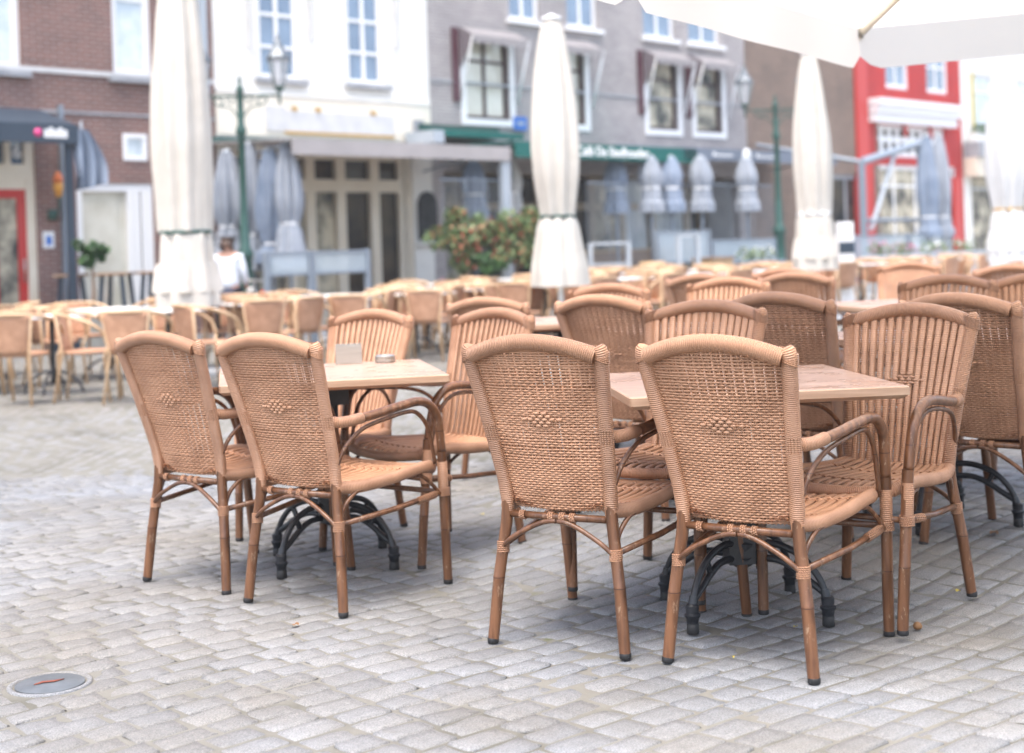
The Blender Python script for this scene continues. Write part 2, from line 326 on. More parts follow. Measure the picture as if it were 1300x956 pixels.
def copy_tree(o, parent=None):
    c = o.copy(); COL.objects.link(c); c.parent = parent
    for ch in list(o.children): copy_tree(ch, c)
    return c

# ------------------------------------------------------------ ground
g_ = MB(); xs = [-70, -30, -15] + [x * .25 for x in range(-32, 41)] + [14, 20, 30, 60, 90]; ys = [-30, -20, -5, 0, 2] + [2.5 + .25 * i for i in range(0, 30)] + [11, 13, 16, 20, 25, 35, 60, 90]
for y in ys:
    for x in xs: g_.vt((x, y, gz(x, y) - .0048))
nx = len(xs)
for j in range(len(ys) - 1):
    for i in range(nx - 1): g_.face([j * nx + i, j * nx + i + 1, (j + 1) * nx + i + 1, (j + 1) * nx + i])
tag(g_.build('ground', M['sand']), kind='structure')
b = MB(); e1 = Vector((math.cos(rad(44)), math.sin(rad(44)))); e2 = Vector((-e1.y, e1.x))
def warp(a, c): return a + .055 * math.sin(c * 1.3 + .5) + .02 * math.sin(a * 2.1 + c * .7), c + .07 * math.sin(a * .85 + 1) + .03 * math.sin(a * 2.3 + c * .5)
row = 0; c0 = -18.0
LIDX, LIDY = -1.40, 4.31
while c0 < 24:
    wd = .100 + rng.uniform(-.008, .010); a0 = -8 + (row % 2) * .09 + rng.uniform(-.03, .03)
    while a0 < 30:
        ln = rng.uniform(.120, .180); am, cm = a0 + ln / 2, c0 + wd / 2
        wa, wc = warp(am, cm); P = e1 * wa + e2 * wc
        if 2.9 < P.y < 22 and abs(P.x) < .42 * P.y + .7:
            near = P.y < 8.5; n = 6 if near else 3
            tone = rng.uniform(); gap = rng.uniform(.003, .006); tx, ty = rng.uniform(-.0035, .0035, 2); hz = rng.uniform(-.002, .002); sk = rng.uniform(-.07, .07, 4)
            ed = [-1, -.90, -.35, .35, .90, 1] if near else [-1, 0, 1]; base = len(b.v); nn = len(ed)
            for v_ in ed:
                for u_ in ed:
                    la = am + u_ * (ln / 2 - gap) * (1 + sk[0] * v_ * .6) ; lc = cm + v_ * (wd / 2 - gap) * (1 + sk[1] * u_)
                    if near and abs(u_) == 1 and abs(v_) == 1: la -= u_ * rng.uniform(.004, .014); lc -= v_ * rng.uniform(.004, .014)
                    elif near: la += rng.uniform(-.0022, .0022); lc += rng.uniform(-.0022, .0022)
                    wa, wc = warp(la, lc); Q = e1 * wa + e2 * wc; r_ = max(abs(u_), abs(v_))
                    z = gz(Q.x, Q.y) + hz + tx * u_ + ty * v_ * .6 + (0 if r_ < .5 else (-.0010 if r_ < .95 else -.0085)) + (rng.uniform(-.0016, .0016) if near else 0)
                    if not near: z = gz(Q.x, Q.y) + hz - (.008 if r_ > .9 else 0)
                    if math.hypot(Q.x - LIDX, Q.y - LIDY) < .125: z -= .03
                    b.vt((Q.x, Q.y, z), tone)
            for j in range(nn - 1):
                for i in range(nn - 1): b.face([base + j * nn + i, base + j * nn + i + 1, base + (j + 1) * nn + i + 1, base + (j + 1) * nn + i])
        a0 += ln
    c0 += wd; row += 1
tag(b.build('cobblestone_paving', M['sett']), kind='structure')

# thin haze added over the square to imitate a lens veil
hb = MB(); hb.box(-72, 92, -32, 92, -1, 16); hz_ = hb.build('added_haze', [], smooth=False); tag(hz_, kind='stuff')
m = bpy.data.materials.new('veil_volume'); m.use_nodes = True; m.node_tree.nodes.remove(m.node_tree.nodes['Principled BSDF'])
pv = m.node_tree.nodes.new('ShaderNodeVolumePrincipled'); pv.inputs['Color'].default_value = (.96, .97, 1, 1); pv.inputs['Density'].default_value = .0014; pv.inputs['Anisotropy'].default_value = .3
m.node_tree.links.new(pv.outputs[0], m.node_tree.nodes['Material Output'].inputs['Volume']); hz_.data.materials.append(m)

# ------------------------------------------------------------ high back woven armchair (+y is the way the sitter looks)
def upr(s, z):      # centre line of an upright / rear leg at height z
    zs = [0, .20, .43, .52, .70, .94]; xs_ = [.229, .210, .178, .185, .202, .230]; yk = [-.005, .012, .035, .022, -.030, -.105]
    return Vector((s * float(np.interp(z, zs, xs_)), float(np.interp(z, zs, yk)), z))
def coil(root, p, axis, r, n=4, pitch=.0065, rr=.003):
    mb = MB(); L_ = []
    axis = Vector(axis).normalized(); a = axis.orthogonal().normalized(); b_ = axis.cross(a)
    for q in range(n * 10 + 1):
        L_.append(Vector(p) + axis * (q / 10 - n / 2) * pitch + (a * math.cos(q * PI / 5) + b_ * math.sin(q * PI / 5)) * r)
    mb.tube(L_, rr, 5); mb.build('cane_binding', M['wrap'], root)
def make_high_chair(var=0):
    root = empty('wicker_armchair', (0, 0, 0))
    for s in (-1, 1):
        lg = MB(); lg.tube([upr(s, z) for z in (.014, .10, .20, .205, .21, .30, .38, .45)], [.0175, .018, .0183, .0193, .0183, .0183, .0186, .0186], 14)
        l_ = lg.build('leg', M['bamboo'], root, sharp=60)
        ft = MB(); q = upr(s, 0); ft.lathe([(.0165, 0), (.0180, .003), (.0180, .015), (.0165, .017)], q.x, q.y, 14); ft.build('rubber_foot', M['rubber'], l_, sharp=50)
    bf = MB()
    for s in (-1, 1):
        zz = [.415 + i * (.645 - .415) / 7 for i in range(8)]; bf.tube([upr(s, z) for z in zz], [.0195] + [.0225] * 7, 14, ry=[.0175] + [.019] * 7, up=(0, 1, 0))
        zz = [.69 + i * (.905 - .69) / 7 for i in range(8)]; bf.tube([upr(s, z) for z in zz], .0235, 14, ry=.019, up=(0, 1, 0))
        # upright bundle of strands at arm height
        for k in range(14):
            an = k * 2 * PI / 14; o_ = Vector((math.cos(an) * .019, math.sin(an) * .0165, 0)); bf.tube([upr(s, .64) + o_, upr(s, .695) + o_], .0043, 6)
        # corner block, wrapped on the slant
        cb = upr(s, .905); bf.tube([cb, cb + Vector((0, -.003, .012)), cb + Vector((-s * .003, -.006, .028)), cb + Vector((-s * .006, -.008, .035))], [.0240, .0250, .0245, .0190], 12, ry=[.020, .0215, .0215, .016], up=(0, 1, 0))
        for k in range(7):
            z = .900 + k * .0052; c_ = upr(s, .90) + Vector((0, 0, z - .90)); bf.tube([c_ + Vector((math.cos(q * PI / 5) * .0262, math.sin(q * PI / 5) * .0222, -s * math.cos(q * PI / 5) * .011)) for q in range(10)], .0021, 4, closed=True)
    # top rail: thick wrapped arc
    rail = [Vector((x * .210, -.102 - .026 * (1 - x * x), .913 + .041 * (1 - x * x))) for x in [i / 12 - 1 for i in range(25)]]
    bf.tube(rail, .0255, 16)
    bf.build('back_frame', M['wrap'], root, sharp=50)
    # woven back
    bk = MB(); npz = 28
    def bw(z): return float(np.interp(z, [.42, .52, .70, .94, 1.0], [.160, .166, .184, .208, .208]))
    def by(z, a): 
        zs = [.42, .50, .60, .70, .80, .94, 1.0]; return float(np.interp(z, zs, [.055, .030, .004, -.026, -.058, -.105, -.125])) - .026 * (1 - a * a)
    ztop = lambda a: .900 + .041 * (1 - a * a)
    pitch = 2.0 / (npz - 1)
    for k in range(npz):
        a = -1 + k * pitch; zt = ztop(a) + .004; bk.tube([(a * bw(z) * .985, by(z, a), z) for z in [.425 + (zt - .425) * i / 12 for i in range(13)]], .0024, 5, ry=.0024, up=(0, 1, 0), cap=False)
    z = .430; r_ = 0
    while z < .945:
        amax = 1.0 if z < .900 else math.sqrt(max(0, 1 - (z - .898) / .042))
        if amax < .1: break
        w_ = bw(z); nseg = max(6, int((npz - 1) * 3 * amax)); path = []
        wob = rng.uniform(-.0008, .0008)
        for i in range(nseg + 1):
            a = -amax + 2 * amax * i / nseg; ph = (a + 1) / pitch
            off = -.0020 + .0014 * math.cos(PI * ph) * (1 if r_ % 2 else -1)
            path.append((a * w_, by(z, a) + off, z + wob + .0006 * math.sin(9 * a + r_)))
        bk.tube(path, .0016, 5, ry=.0029, up=(0, 0, 1), cap=False)
        z += .0077 + (.0014 if [(.80 < z < .875 or .58 < z < .655), (.60 < z < .70 or z > .86), (z > .77), (.55 < z < .62)][var] else 0) + rng.uniform(-.0005, .0005); r_ += 1
    # broad slats on the sitter's side, running on into the seat
    bk.cur = 1; nsl = 14
    for k in range(nsl):
        a = -1 + 2 * k / (nsl - 1); zt = ztop(a) + .002
        bk.tube([(a * bw(z_) * .96, by(z_, a) + .0065, z_) for z_ in [.435 + (zt - .435) * i / 13 for i in range(14)]], [bw(.435 + (zt - .435) * i / 13) / (nsl - 1) * (.78, .68, .84, .74)[var] for i in range(14)], 8, ry=.0042, up=(0, 1, 0), cap=False)
    # raised diamond of broad strands
    bo = MB()
    for j, cnt in ((-2, 2), (-1, 3), (0, 6), (1, 3), (2, 2)):
        pt2 = pitch * 1.75
        for i in range(cnt):
            a = (i - (cnt - 1) / 2) * pt2; zc = .715 + j * .0098
            for sg in (1, -1):
                w_ = bw(zc); bo.tube([((a + q * pt2 * .40) * w_, by(zc, a) + (.0135 - .004 * q * q if sg > 0 else -.0082 + .004 * q * q), zc) for q in (-1, -.6, 0, .6, 1)], .0013, 6, ry=.0044, up=(0, 0, 1))
    bkr = bk.build('backrest', [M['strand'], M['slat']], root); bo.build('woven_diamond', M['strand'], bkr)
    # seat: slats running front to back, bound across three times
    st = MB(); ns = 13
    def sw(y): return float(np.interp(y, [.03, .30, .50], [.165, .208, .212]))
    def szz(y, a):
        base = float(np.interp(y, [.02, .06, .15, .35, .45, .50, .53], [.452, .440, .432, .440, .450, .447, .425])); return base - .016 * (1 - a * a)
    for k in range(ns):
        a = -1 + 2 * k / (ns - 1); ysq = [.025 + .505 * i / 14 for i in range(15)]
        st.tube([(a * sw(y) * .985, y, szz(y, a)) for y in ysq], .0122, 8, ry=.0062, up=(0, 0, 1), cap=False)
    st.cur = 1
    for yy in [.04 + .016 * i for i in range(31)]:
        st.tube([(a * sw(yy), yy, szz(yy, a) - .0055) for a in [-1 + .2 * i for i in range(11)]], .0062, 4, ry=.0016, up=(0, 0, 1), cap=False)
    for yy in (.155, .165, .40, .41):
        path = []
        for i in range(ns * 4 - 3):
            a = -1 + 2 * i / (ns * 4 - 4); path.append((a * sw(yy), yy + .003 * math.sin(i * 1.6), szz(yy, a) + .0042 + .0035 * math.cos(PI * i / 4 * 2 + (0 if yy in (.155, .40) else PI))))
        st.tube(path, .0034, 5, cap=False)
    st.build('seat', [M['slat'], M['strand']], root)
    sf = MB()
    for s in (-1, 1):
        sf.tube(catmull([(s * .180, .025, .432), (s * .205, .12, .424), (s * .226, .27, .432), (s * .234, .40, .446), (s * .228, .485, .446), (s * .205, .53, .432)], 5), .0185, 12, ry=.022, up=(0, 0, 1))
    sf.tube(catmull([(-.21, .527, .432), (-.12, .548, .424), (0, .553, .420), (.12, .548, .424), (.21, .527, .432)], 5), .019, 12)
    sf.build('seat_frame', M['wrap'], root)
    rr = MB(); rr.tube([(-.165, .028, .405), (0, .020, .405), (.165, .028, .405)], .0115, 10); rr.build('rear_rail', M['bamboo'], root)
    for x in (-.02, .02, .055, -.12): coil(root, (x, .022, .405), (1, 0, 0), .0125, 3)
    # front leg, arm and its under brace
    for s in (-1, 1):
        fl = MB(); fl.tube([(s * .240, .562, .014), (s * .246, .548, .20), (s * .247, .548, .205), (s * .247, .547, .21), (s * .256, .530, .45), (s * .258, .526, .50)], [.0172, .0178, .0188, .0178, .0180, .0175], 14)
        l_ = fl.build('leg', M['bamboo'], root, sharp=60); ft = MB(); ft.lathe([(.0165, 0), (.0176, .003), (.0176, .015), (.0162, .017)], s * .240, .562, 14); ft.build('rubber_foot', M['rubber'], l_, sharp=50)
        fw = MB(); fw.tube([(s * .253, .537, .335), (s * .254, .534, .37), (s * .257, .528, .46)], .0195, 14)
        fw.build('leg_wrap', M['wrap'], l_)
        ar = MB(); path = catmull([(s * .225, .055, .660), (s * .245, .17, .672), (s * .262, .30, .690), (s * .268, .385, .696), (s * .269, .445, .680), (s * .267, .492, .635), (s * .263, .512, .570), (s * .259, .524, .50)], 6)
        ar.tube(path, .0165, 14)
        a_ = ar.build('armrest', M['bamboo'], root)
        aw = MB(); aw.tube([upr(s, .665) + Vector((0, .012, 0)), (s * .214, .02, .660), (s * .226, .06, .6605), (s * .236, .115, .6665)], .0195, 14); aw.build('arm_wrap', M['wrap'], a_)
        br = MB(); br.tube(catmull([(s * .200, .022, .515), (s * .213, .055, .575), (s * .232, .125, .628), (s * .252, .24, .654), (s * .258, .34, .664), (s * .254, .40, .650), (s * .250, .455, .600), (s * .247, .485, .52), (s * .246, .500, .455)], 5), .0080, 8)
        br.build('arm_brace', M['bamboo'], a_)
        sr = MB(); sr.tube([upr(s, .305) + Vector((0, .01, 0)), (s * .232, .28, .322), (s * .250, .530, .345)], .0100, 10); sr.build('side_stretcher', M['bamboo'], root)
        coil(root, upr(s, .300), (0, .05, 1), .0185, 6, .006); coil(root, (s * .2535, .536, .345), (0, -.03, 1), .0215, 5, .006)
        coil(root, (s * .2425, .45, .336), (.03, 1, .09), .0118, 9, .012)
        sb = MB(); sb.tube(catmull([upr(s, .318) + Vector((-s * .004, .014, 0)), (s * .196, .055, .365), (s * .208, .095, .405), (s * .215, .13, .415)], 5), .0078, 8); sb.build('brace', M['bamboo'], root)
        sb = MB(); sb.tube(catmull([(s * .248, .525, .335), (s * .240, .485, .380), (s * .232, .44, .415), (s * .230, .40, .422)], 5), .0078, 8); sb.build('brace', M['bamboo'], root)
        rb = MB(); rb.tube(catmull([upr(s, .300) + Vector((0, -.010, 0)), (s * .15, .008, .337), (s * .08, .012, .374), (s * .035, .014, .390), (s * .002, .016, .393)], 5), .0080, 8); rb.build('brace', M['bamboo'], root)
    fs = MB(); fs.tube([(-.250, .535, .345), (0, .540, .345), (.250, .535, .345)], .010, 10); fs.build('front_stretcher', M['bamboo'], root)
    return root
HIGH = [
 # x, y, yaw, label
 (-1.26, 5.51, .66, 'leftmost high-backed woven armchair, at the left corner of the near left table'),
 (-.79, 5.11, .62, 'high-backed woven armchair facing away, second from the left, at the near left table'),
 (.11, 4.47, .52, 'high-backed woven armchair facing away at the left corner of the near right table'),
 (.62, 4.18, .60, 'nearest high-backed woven armchair, its rear leg standing lowest in view'),
 (1.33, 5.02, 3.83, 'high-backed woven armchair facing us at the right edge of the near right table'),
 (.68, 5.42, 3.69, 'high-backed woven armchair facing us, mostly hidden behind the nearest chair'),
 (-.71, 6.71, 3.73, 'high-backed woven armchair facing us right behind the steel napkin holder'),
 (-.15, 6.22, 3.93, 'high-backed woven armchair facing us at the right end of the near left table'),
 (-.08, 7.76, .49, 'high-backed woven armchair facing away just behind the right end chair of the near left table'),
 (.45, 6.34, .66, 'high-backed woven armchair facing away behind the near right table, left of two'),
 (1.11, 5.80, .70, 'high-backed woven armchair facing away behind the near right table, right of two'),
 (.48, 7.82, 3.67, 'high-backed woven armchair facing us, leftmost top rail of the middle rows'),
 (1.17, 8.07, 3.66, 'high-backed woven armchair facing us in the middle rows, between two facing away'),
 (1.27, 9.40, .47, 'high-backed woven armchair facing away, half hidden left of a middle row chair'),
 (1.79, 8.98, .55, 'high-backed woven armchair facing away, left of the table with the red flower'),
 (2.01, 10.5, .51, 'farthest high-backed woven armchair facing away, only its rail showing'),
 (2.97, 10.95, 3.71, 'high-backed woven armchair facing us behind the table with the red flower'),
 (2.09, 7.08, 3.76, 'high-backed woven armchair facing us, its rail just above one facing away at the right'),
 (1.72, 5.45, .80, 'high-backed woven armchair facing away at the right, its arm reaching out of the picture'),
 (3.20, 9.20, .60, 'farthest high-backed woven armchair at the right picture edge, facing away'),
 (2.50, 6.95, 3.75, 'high-backed woven armchair facing us cut off by the right picture edge'),
]
protos = [make_high_chair(v) for v in range(4)]; used_ = set(); VAR = [1, 0, 0, 2, 3, 2, 3, 1, 0, 0, 2, 3, 3, 1, 0, 2, 3, 1, 2, 0, 3]
for i, (x, y, a, lab) in enumerate(HIGH):
    v_ = VAR[i]; o = protos[v_] if v_ not in used_ else copy_tree(protos[v_]); used_.add(v_)
    o.location = (x, y, gz(x, y) + .002); o.rotation_euler = (0, 0, -a); tag(o, lab, 'armchair', 'high-backed woven armchairs round the near tables')

# ------------------------------------------------------------ tables
TH = .77
def make_table(w_=.86, d_=.88):
    root = empty('cafe_table', (0, 0, 0)); hx, hy = w_ / 2, d_ / 2
    t = MB(); r = .012
    def ring(x, y, z):
        out = []
        for cx, cy, a0 in ((x - r, y - r, 0), (-x + r, y - r, 90), (-x + r, -y + r, 180), (x - r, -y + r, 270)):
            for k in range(4): an = rad(a0 + k * 30); out.append(t.vt((cx + r * math.cos(an), cy + r * math.sin(an), z)))
        return out
    R0 = ring(hx - .004, hy - .004, TH); R1 = ring(hx, hy, TH - .003); R2 = ring(hx, hy, TH - .026); R3 = ring(hx - .016, hy - .016, TH - .038)
    t.face(R0); n = len(R0); t.cur = 1
    for A_, B_ in ((R0, R1), (R1, R2), (R2, R3)):
        for k in range(n): t.face([A_[k], B_[k], B_[(k + 1) % n], A_[(k + 1) % n]])
    t.face(R3[::-1]); t.build('tabletop', [M['top'], M['edge']], root, sharp=30)
    c = MB(); c.lathe([(.03, .20), (.055, .21), (.06, .235), (.045, .26), (.05, .30), (.038, .32)], 0, 0, 16)
    for a in range(4):
        an = rad(45 + a * 90); c.tube([(math.cos(an) * .032, math.sin(an) * .032, .28), (math.cos(an) * .032, math.sin(an) * .032, .70)], .0115, 8)
    c.box(-.075, .075, -.075, .075, .64, .70); c.box(-.055, .055, -.055, .055, .17, .30)
    c.lathe([(.02, .15), (.05, .17), (.06, .19)], 0, 0, 12)
    c.build('column', M['iron'], root, sharp=35)
    sp = MB()
    for a in range(4):
        an = rad(45 + a * 90); u = Vector((math.cos(an), math.sin(an), 0)); sp.tube([u * .05 + Vector((0, 0, .71)), u * .34 + Vector((0, 0, .722))], .010, 6, ry=.016, up=(0, 0, 1))
    sp.build('top_spider', M['iron'], root)
    for a in range(4):
        an = rad(a * 90 + 45); u = Vector((math.cos(an), math.sin(an), 0)); sd = Vector((-u.y, u.x, 0)); L = MB()
        for dz, k in ((0, 1), (-.050, .90)):
            L.tube(catmull([u * .04 + Vector((0, 0, .238 + dz)), u * .13 + Vector((0, 0, .240 + dz)), u * .215 * k + Vector((0, 0, .212 + dz * .9)), u * .275 * k + Vector((0, 0, .155 + dz * .45)), u * .302 + Vector((0, 0, .10))], 5), .0115, 8, ry=.012)
        L.tube([u * .215 + Vector((0, 0, .208)), u * .195 + Vector((0, 0, .170))], .011, 6)
        L.tube([u * .297 + Vector((0, 0, .115)), u * .307 + Vector((0, 0, .075))], [.014, .018], 8)
        q = u * .308; L.lathe([(.019, .03), (.021, .05), (.026, .055), (.026, .062), (.020, .066), (.022, .088), (.016, .094)], q.x, q.y, 10)
        f_ = L.build('leg', M['iron'], root, sharp=45); ft = MB(); ft.lathe([(.019, 0), (.0205, .004), (.019, .036), (.012, .038)], q.x, q.y, 10); ft.build('levelling_foot', M['rubber'], f_)
    return root
TABLES = [(-.745, 5.87, 11, 'near left square wood-topped table carrying the napkin holder'),
 (.735, 4.81, 5, 'near right square wood-topped table, the largest in view'),
 (1.74, 6.00, 14, 'square wood-topped table running out of the picture on the right'),
 (.90, 7.05, 10, 'square wood-topped table hidden among the middle rows of high-backed chairs'),
 (.33, 8.55, 8, 'square wood-topped table showing as a pale patch left of the middle rows'),
 (2.38, 8.95, 12, 'square wood-topped table in the back right with a small red flower on it'),
 (1.60, 9.95, 10, 'farthest square wood-topped table among the high-backed chairs')]
tproto = make_table()
for i, (x, y, a, lab) in enumerate(TABLES):
    o = tproto if i == 0 else copy_tree(tproto)
    o.location = (x, y, gz(x, y)); o.rotation_euler = (0, 0, rad(a)); tag(o, lab, 'table', 'square wood-topped tables')
def on_table(px, py, h=TH):
    k, m_ = ray(px, py); y = (h - CAMH) / m_; return k * y, y
x, y = on_table(443, 462)
nh = empty('napkin_holder', (x, y, TH + .001), rad(8), label='brushed steel napkin holder standing on the near left table', cat='napkin holder')
b = MB(); b.box(-.056, .056, -.022, -.019, 0, .078); b.box(-.056, .056, .019, .022, 0, .084); b.box(-.056, .056, -.019, .019, 0, .004); b.box(.048, .056, -.019, .019, .004, .010); b.build('metal_case', M['steel'], nh, smooth=False, bevel=.0008)
b = MB(); b.box(-.050, .040, -.0175, .0175, .005, .060); b.build('napkins', M['paper'], nh, smooth=False)
x, y = on_table(489, 460)
ash = empty('ashtray', (x, y, TH + .001), 0, label='round metal ashtray beside the napkin holder', cat='ashtray')
b = MB(); b.lathe([(.040, 0), (.044, .003), (.044, .016), (.041, .0185), (.044, .020), (.044, .027), (.038, .031), (.030, .026), (.012, .022)], 0, 0, 28); b.build('bowl', M['steel'], ash, sharp=30)
b = MB(); b.lathe([(.013, .022), (.013, .030), (.008, .033)], 0, 0, 14); b.build('knob', M['steeldark'], ash)
x, y = on_table(1121, 380, TH + .06)
b = MB(); vs = empty('flower_vase', (2.37, 8.75, TH + gz(2.4, 8.8) + .001), 0, label='tiny vase with a red bloom on the back right table', cat='vase')
b.lathe([(.02, 0), (.026, .01), (.024, .04), (.014, .055), (.016, .065)], 0, 0, 12); b.build('glass', M['lampglass'], vs)
b = MB()
for dx, t_ in ((-.012, .1), (.014, .2), (.0, .6)):
    for k in range(16):
        p = Vector((dx, 0, .085)) + Vector(rng.normal(0, 1, 3)).normalized() * .016; q = Vector(rng.normal(0, 1, 3)).normalized(); r2 = q.orthogonal().normalized() * .010; q2 = q.cross(r2)
        i0 = [b.vt(p + r2, t_), b.vt(p + q2, t_), b.vt(p - r2, t_), b.vt(p - q2, t_)]; b.face(i0)
b.build('bloom', M['blossom'], vs)

# ------------------------------------------------------------ lid in the paving and small litter
lid = empty('drain_lid', (LIDX, LIDY, 0), rad(20), label='small round metal lid with a rusty slot in the cobbles', cat='drain lid')
b = MB(); b.lathe([(.100, -.02), (.100, .0), (.096, .002), (.002, .003)], 0, 0, 40); b.build('plate', M['metal_lid'], lid, sharp=30)
b = MB(); b.lathe([(.122, -.02), (.122, .000), (.118, .002), (.108, .001), (.105, -.012)], 0, 0, 40, cap=False); b.build('rim', M['sett'], lid)
b = MB(); b.tube([(-.045, -.008, .004), (-.02, .004, .0055), (.01, .0, .0055), (.04, .014, .004)], [.004, .009, .008, .003], 8, ry=[.001, .002, .002, .001], up=(0, 0, 1)); b.build('rusty_slot', M['rust'], lid)
def gpt(px, py):
    k, m_ = ray(px, py); y = -CAMH / m_
    for _ in range(6): y = (gz(k * y, y) - CAMH) / m_
    return k * y, y
for px, py, r_, mm, nm, lab in ((1165, 802, .014, 'leafbrown', 'seed_pod', 'small brown seed pod on the cobbles at the lower right'),
     (1262, 679, .03, 'leafbrown', 'dry_leaf', 'dry brown leaf on the cobbles at the right edge'), (1216, 753, .012, 'leafyellow', 'yellow_leaf', 'tiny yellow-green leaf on the cobbles between the right hand chair legs'),
     (1010, 799, .008, 'leafyellow', 'yellow_petal', 'tiny yellow petal in the shade below the near right table'), (931, 838, .006, 'leafyellow', 'yellow_petal', 'tiny yellow petal on the cobbles near the lowest chair leg'),
     (612, 655, .014, 'leafyellow', 'yellow_leaf', 'small pale leaf on the cobbles between the two near tables'), (808, 640, .02, 'leafbrown', 'dry_leaf', 'dark curled leaf on the cobbles behind the near right chairs'), (375, 796, .02, 'leafbrown', 'dry_leaf', 'flat brown leaf on the cobbles below the near left chairs')):
    x, y = gpt(px, py); b = MB(); z0 = gz(x, y) + .006
    if nm == 'seed_pod': b.lathe([(.003, 0), (.012, .004), (.015, .012), (.010, .022), (.003, .025)], 0, 0, 9)
    else:
        rr = [b.vt((0, 0, .004))] + [b.vt((r_ * math.cos(k * PI / 4) * (1 if k % 2 else .75), r_ * .6 * math.sin(k * PI / 4), .004 + .004 * math.sin(k * 2.1))) for k in range(8)]
        for k in range(8): b.face([rr[0], rr[1 + k], rr[1 + (k + 1) % 8]])
    o = b.build(nm, M[mm]); o.location = (x, y, z0); o.rotation_euler = (0, 0, rng.uniform(0, 6)); tag(o, lab, 'litter')

# ------------------------------------------------------------ open parasol overhead
C0 = Vector((1.89, 7.70)); D1 = Vector((-.53, -.848)); D2 = Vector((.848, -.53)); SZ = 4.0
par = empty('open_parasol', ((C0 + (D1 + D2) * SZ / 2).x, (C0 + (D1 + D2) * SZ / 2).y, 0), 0, label='large open white parasol, one corner hanging into the top right', cat='parasol')
pc = C0 + (D1 + D2) * SZ / 2; crn = [C0 - pc, C0 + D1 * SZ - pc, C0 + (D1 + D2) * SZ - pc, C0 + D2 * SZ - pc]; HE, HA = 2.34, 3.15
b = MB()
for k in range(4):
    a_, c_ = crn[k], crn[(k + 1) % 4]; n1, n2 = 8, 8; idx = {}
    for i in range(n1 + 1):
        f = i / n1
        for j in range(n2 + 1):
            q = a_.lerp(c_, j / n2) * (1 - f); sag = -.05 * math.sin(PI * j / n2) * math.sin(PI * min(1, f + .15)) ; idx[i, j] = b.vt((q.x, q.y, HE + (HA - HE) * f + sag))
    for i in range(n1):
        for j in range(n2): b.face([idx[i, j], idx[i, j + 1], idx[i + 1, j + 1], idx[i + 1, j]])
b.build('canopy', M['canopy'], par)
for k in range(4):
    a_, c_ = crn[k], crn[(k + 1) % 4]
    for s0, s1 in ((.0, .655), (.660, 1.0)):
        b = MB(); n = 24; prev = None
        for i in range(n + 1):
            f = s0 + (s1 - s0) * i / n; q = a_.lerp(c_, f); e = min(i, n - i) * (s1 - s0) * SZ / n; low = .225 - .075 * max(0, 1 - e / .13) ** 2
            wv = .008 * math.sin(f * 21); nv = Vector((q.x, q.y)).normalized() * (wv)
            cur = [b.vt((q.x + nv.x * z / .2, q.y + nv.y * z / .2, HE + .006 - z)) for z in (0, low / 2, low)]
            if prev:
                for t in range(2): b.face([prev[t], cur[t], cur[t + 1], prev[t + 1]])
            prev = cur
        b.build('valance', M['canopy'], par)
for k in range(4):
    a_ = crn[k]; b = MB(); b.tube([(a_.x * .985, a_.y * .985, HE - .02), (a_.x * .03, a_.y * .03, HA - .06)], .016, 8, ry=.024); b.build('rib', M['boards'] if 0 else M['cream_paint'], par)
    b = MB(); b.tube([(a_.x * .55, a_.y * .55, HE + .33), (a_.x * .02, a_.y * .02, 2.1)], .012, 8); b.build('strut', M['cream_paint'], par)
    b = MB(); b.tube([(a_.x, a_.y, HE - .05), (a_.x, a_.y, HE + .02)], .022, 8); b.build('corner_knob', M['steeldark'], par)
b = MB(); b.tube([(0, 0, .05), (0, 0, HA + .1)], .035, 12); b.build('pole', M['cream_paint'], par)
b = MB(); b.box(-.45, .45, -.45, .45, .0, .07); b.build('base_slab', M['stone'], par, smooth=False, bevel=.01)

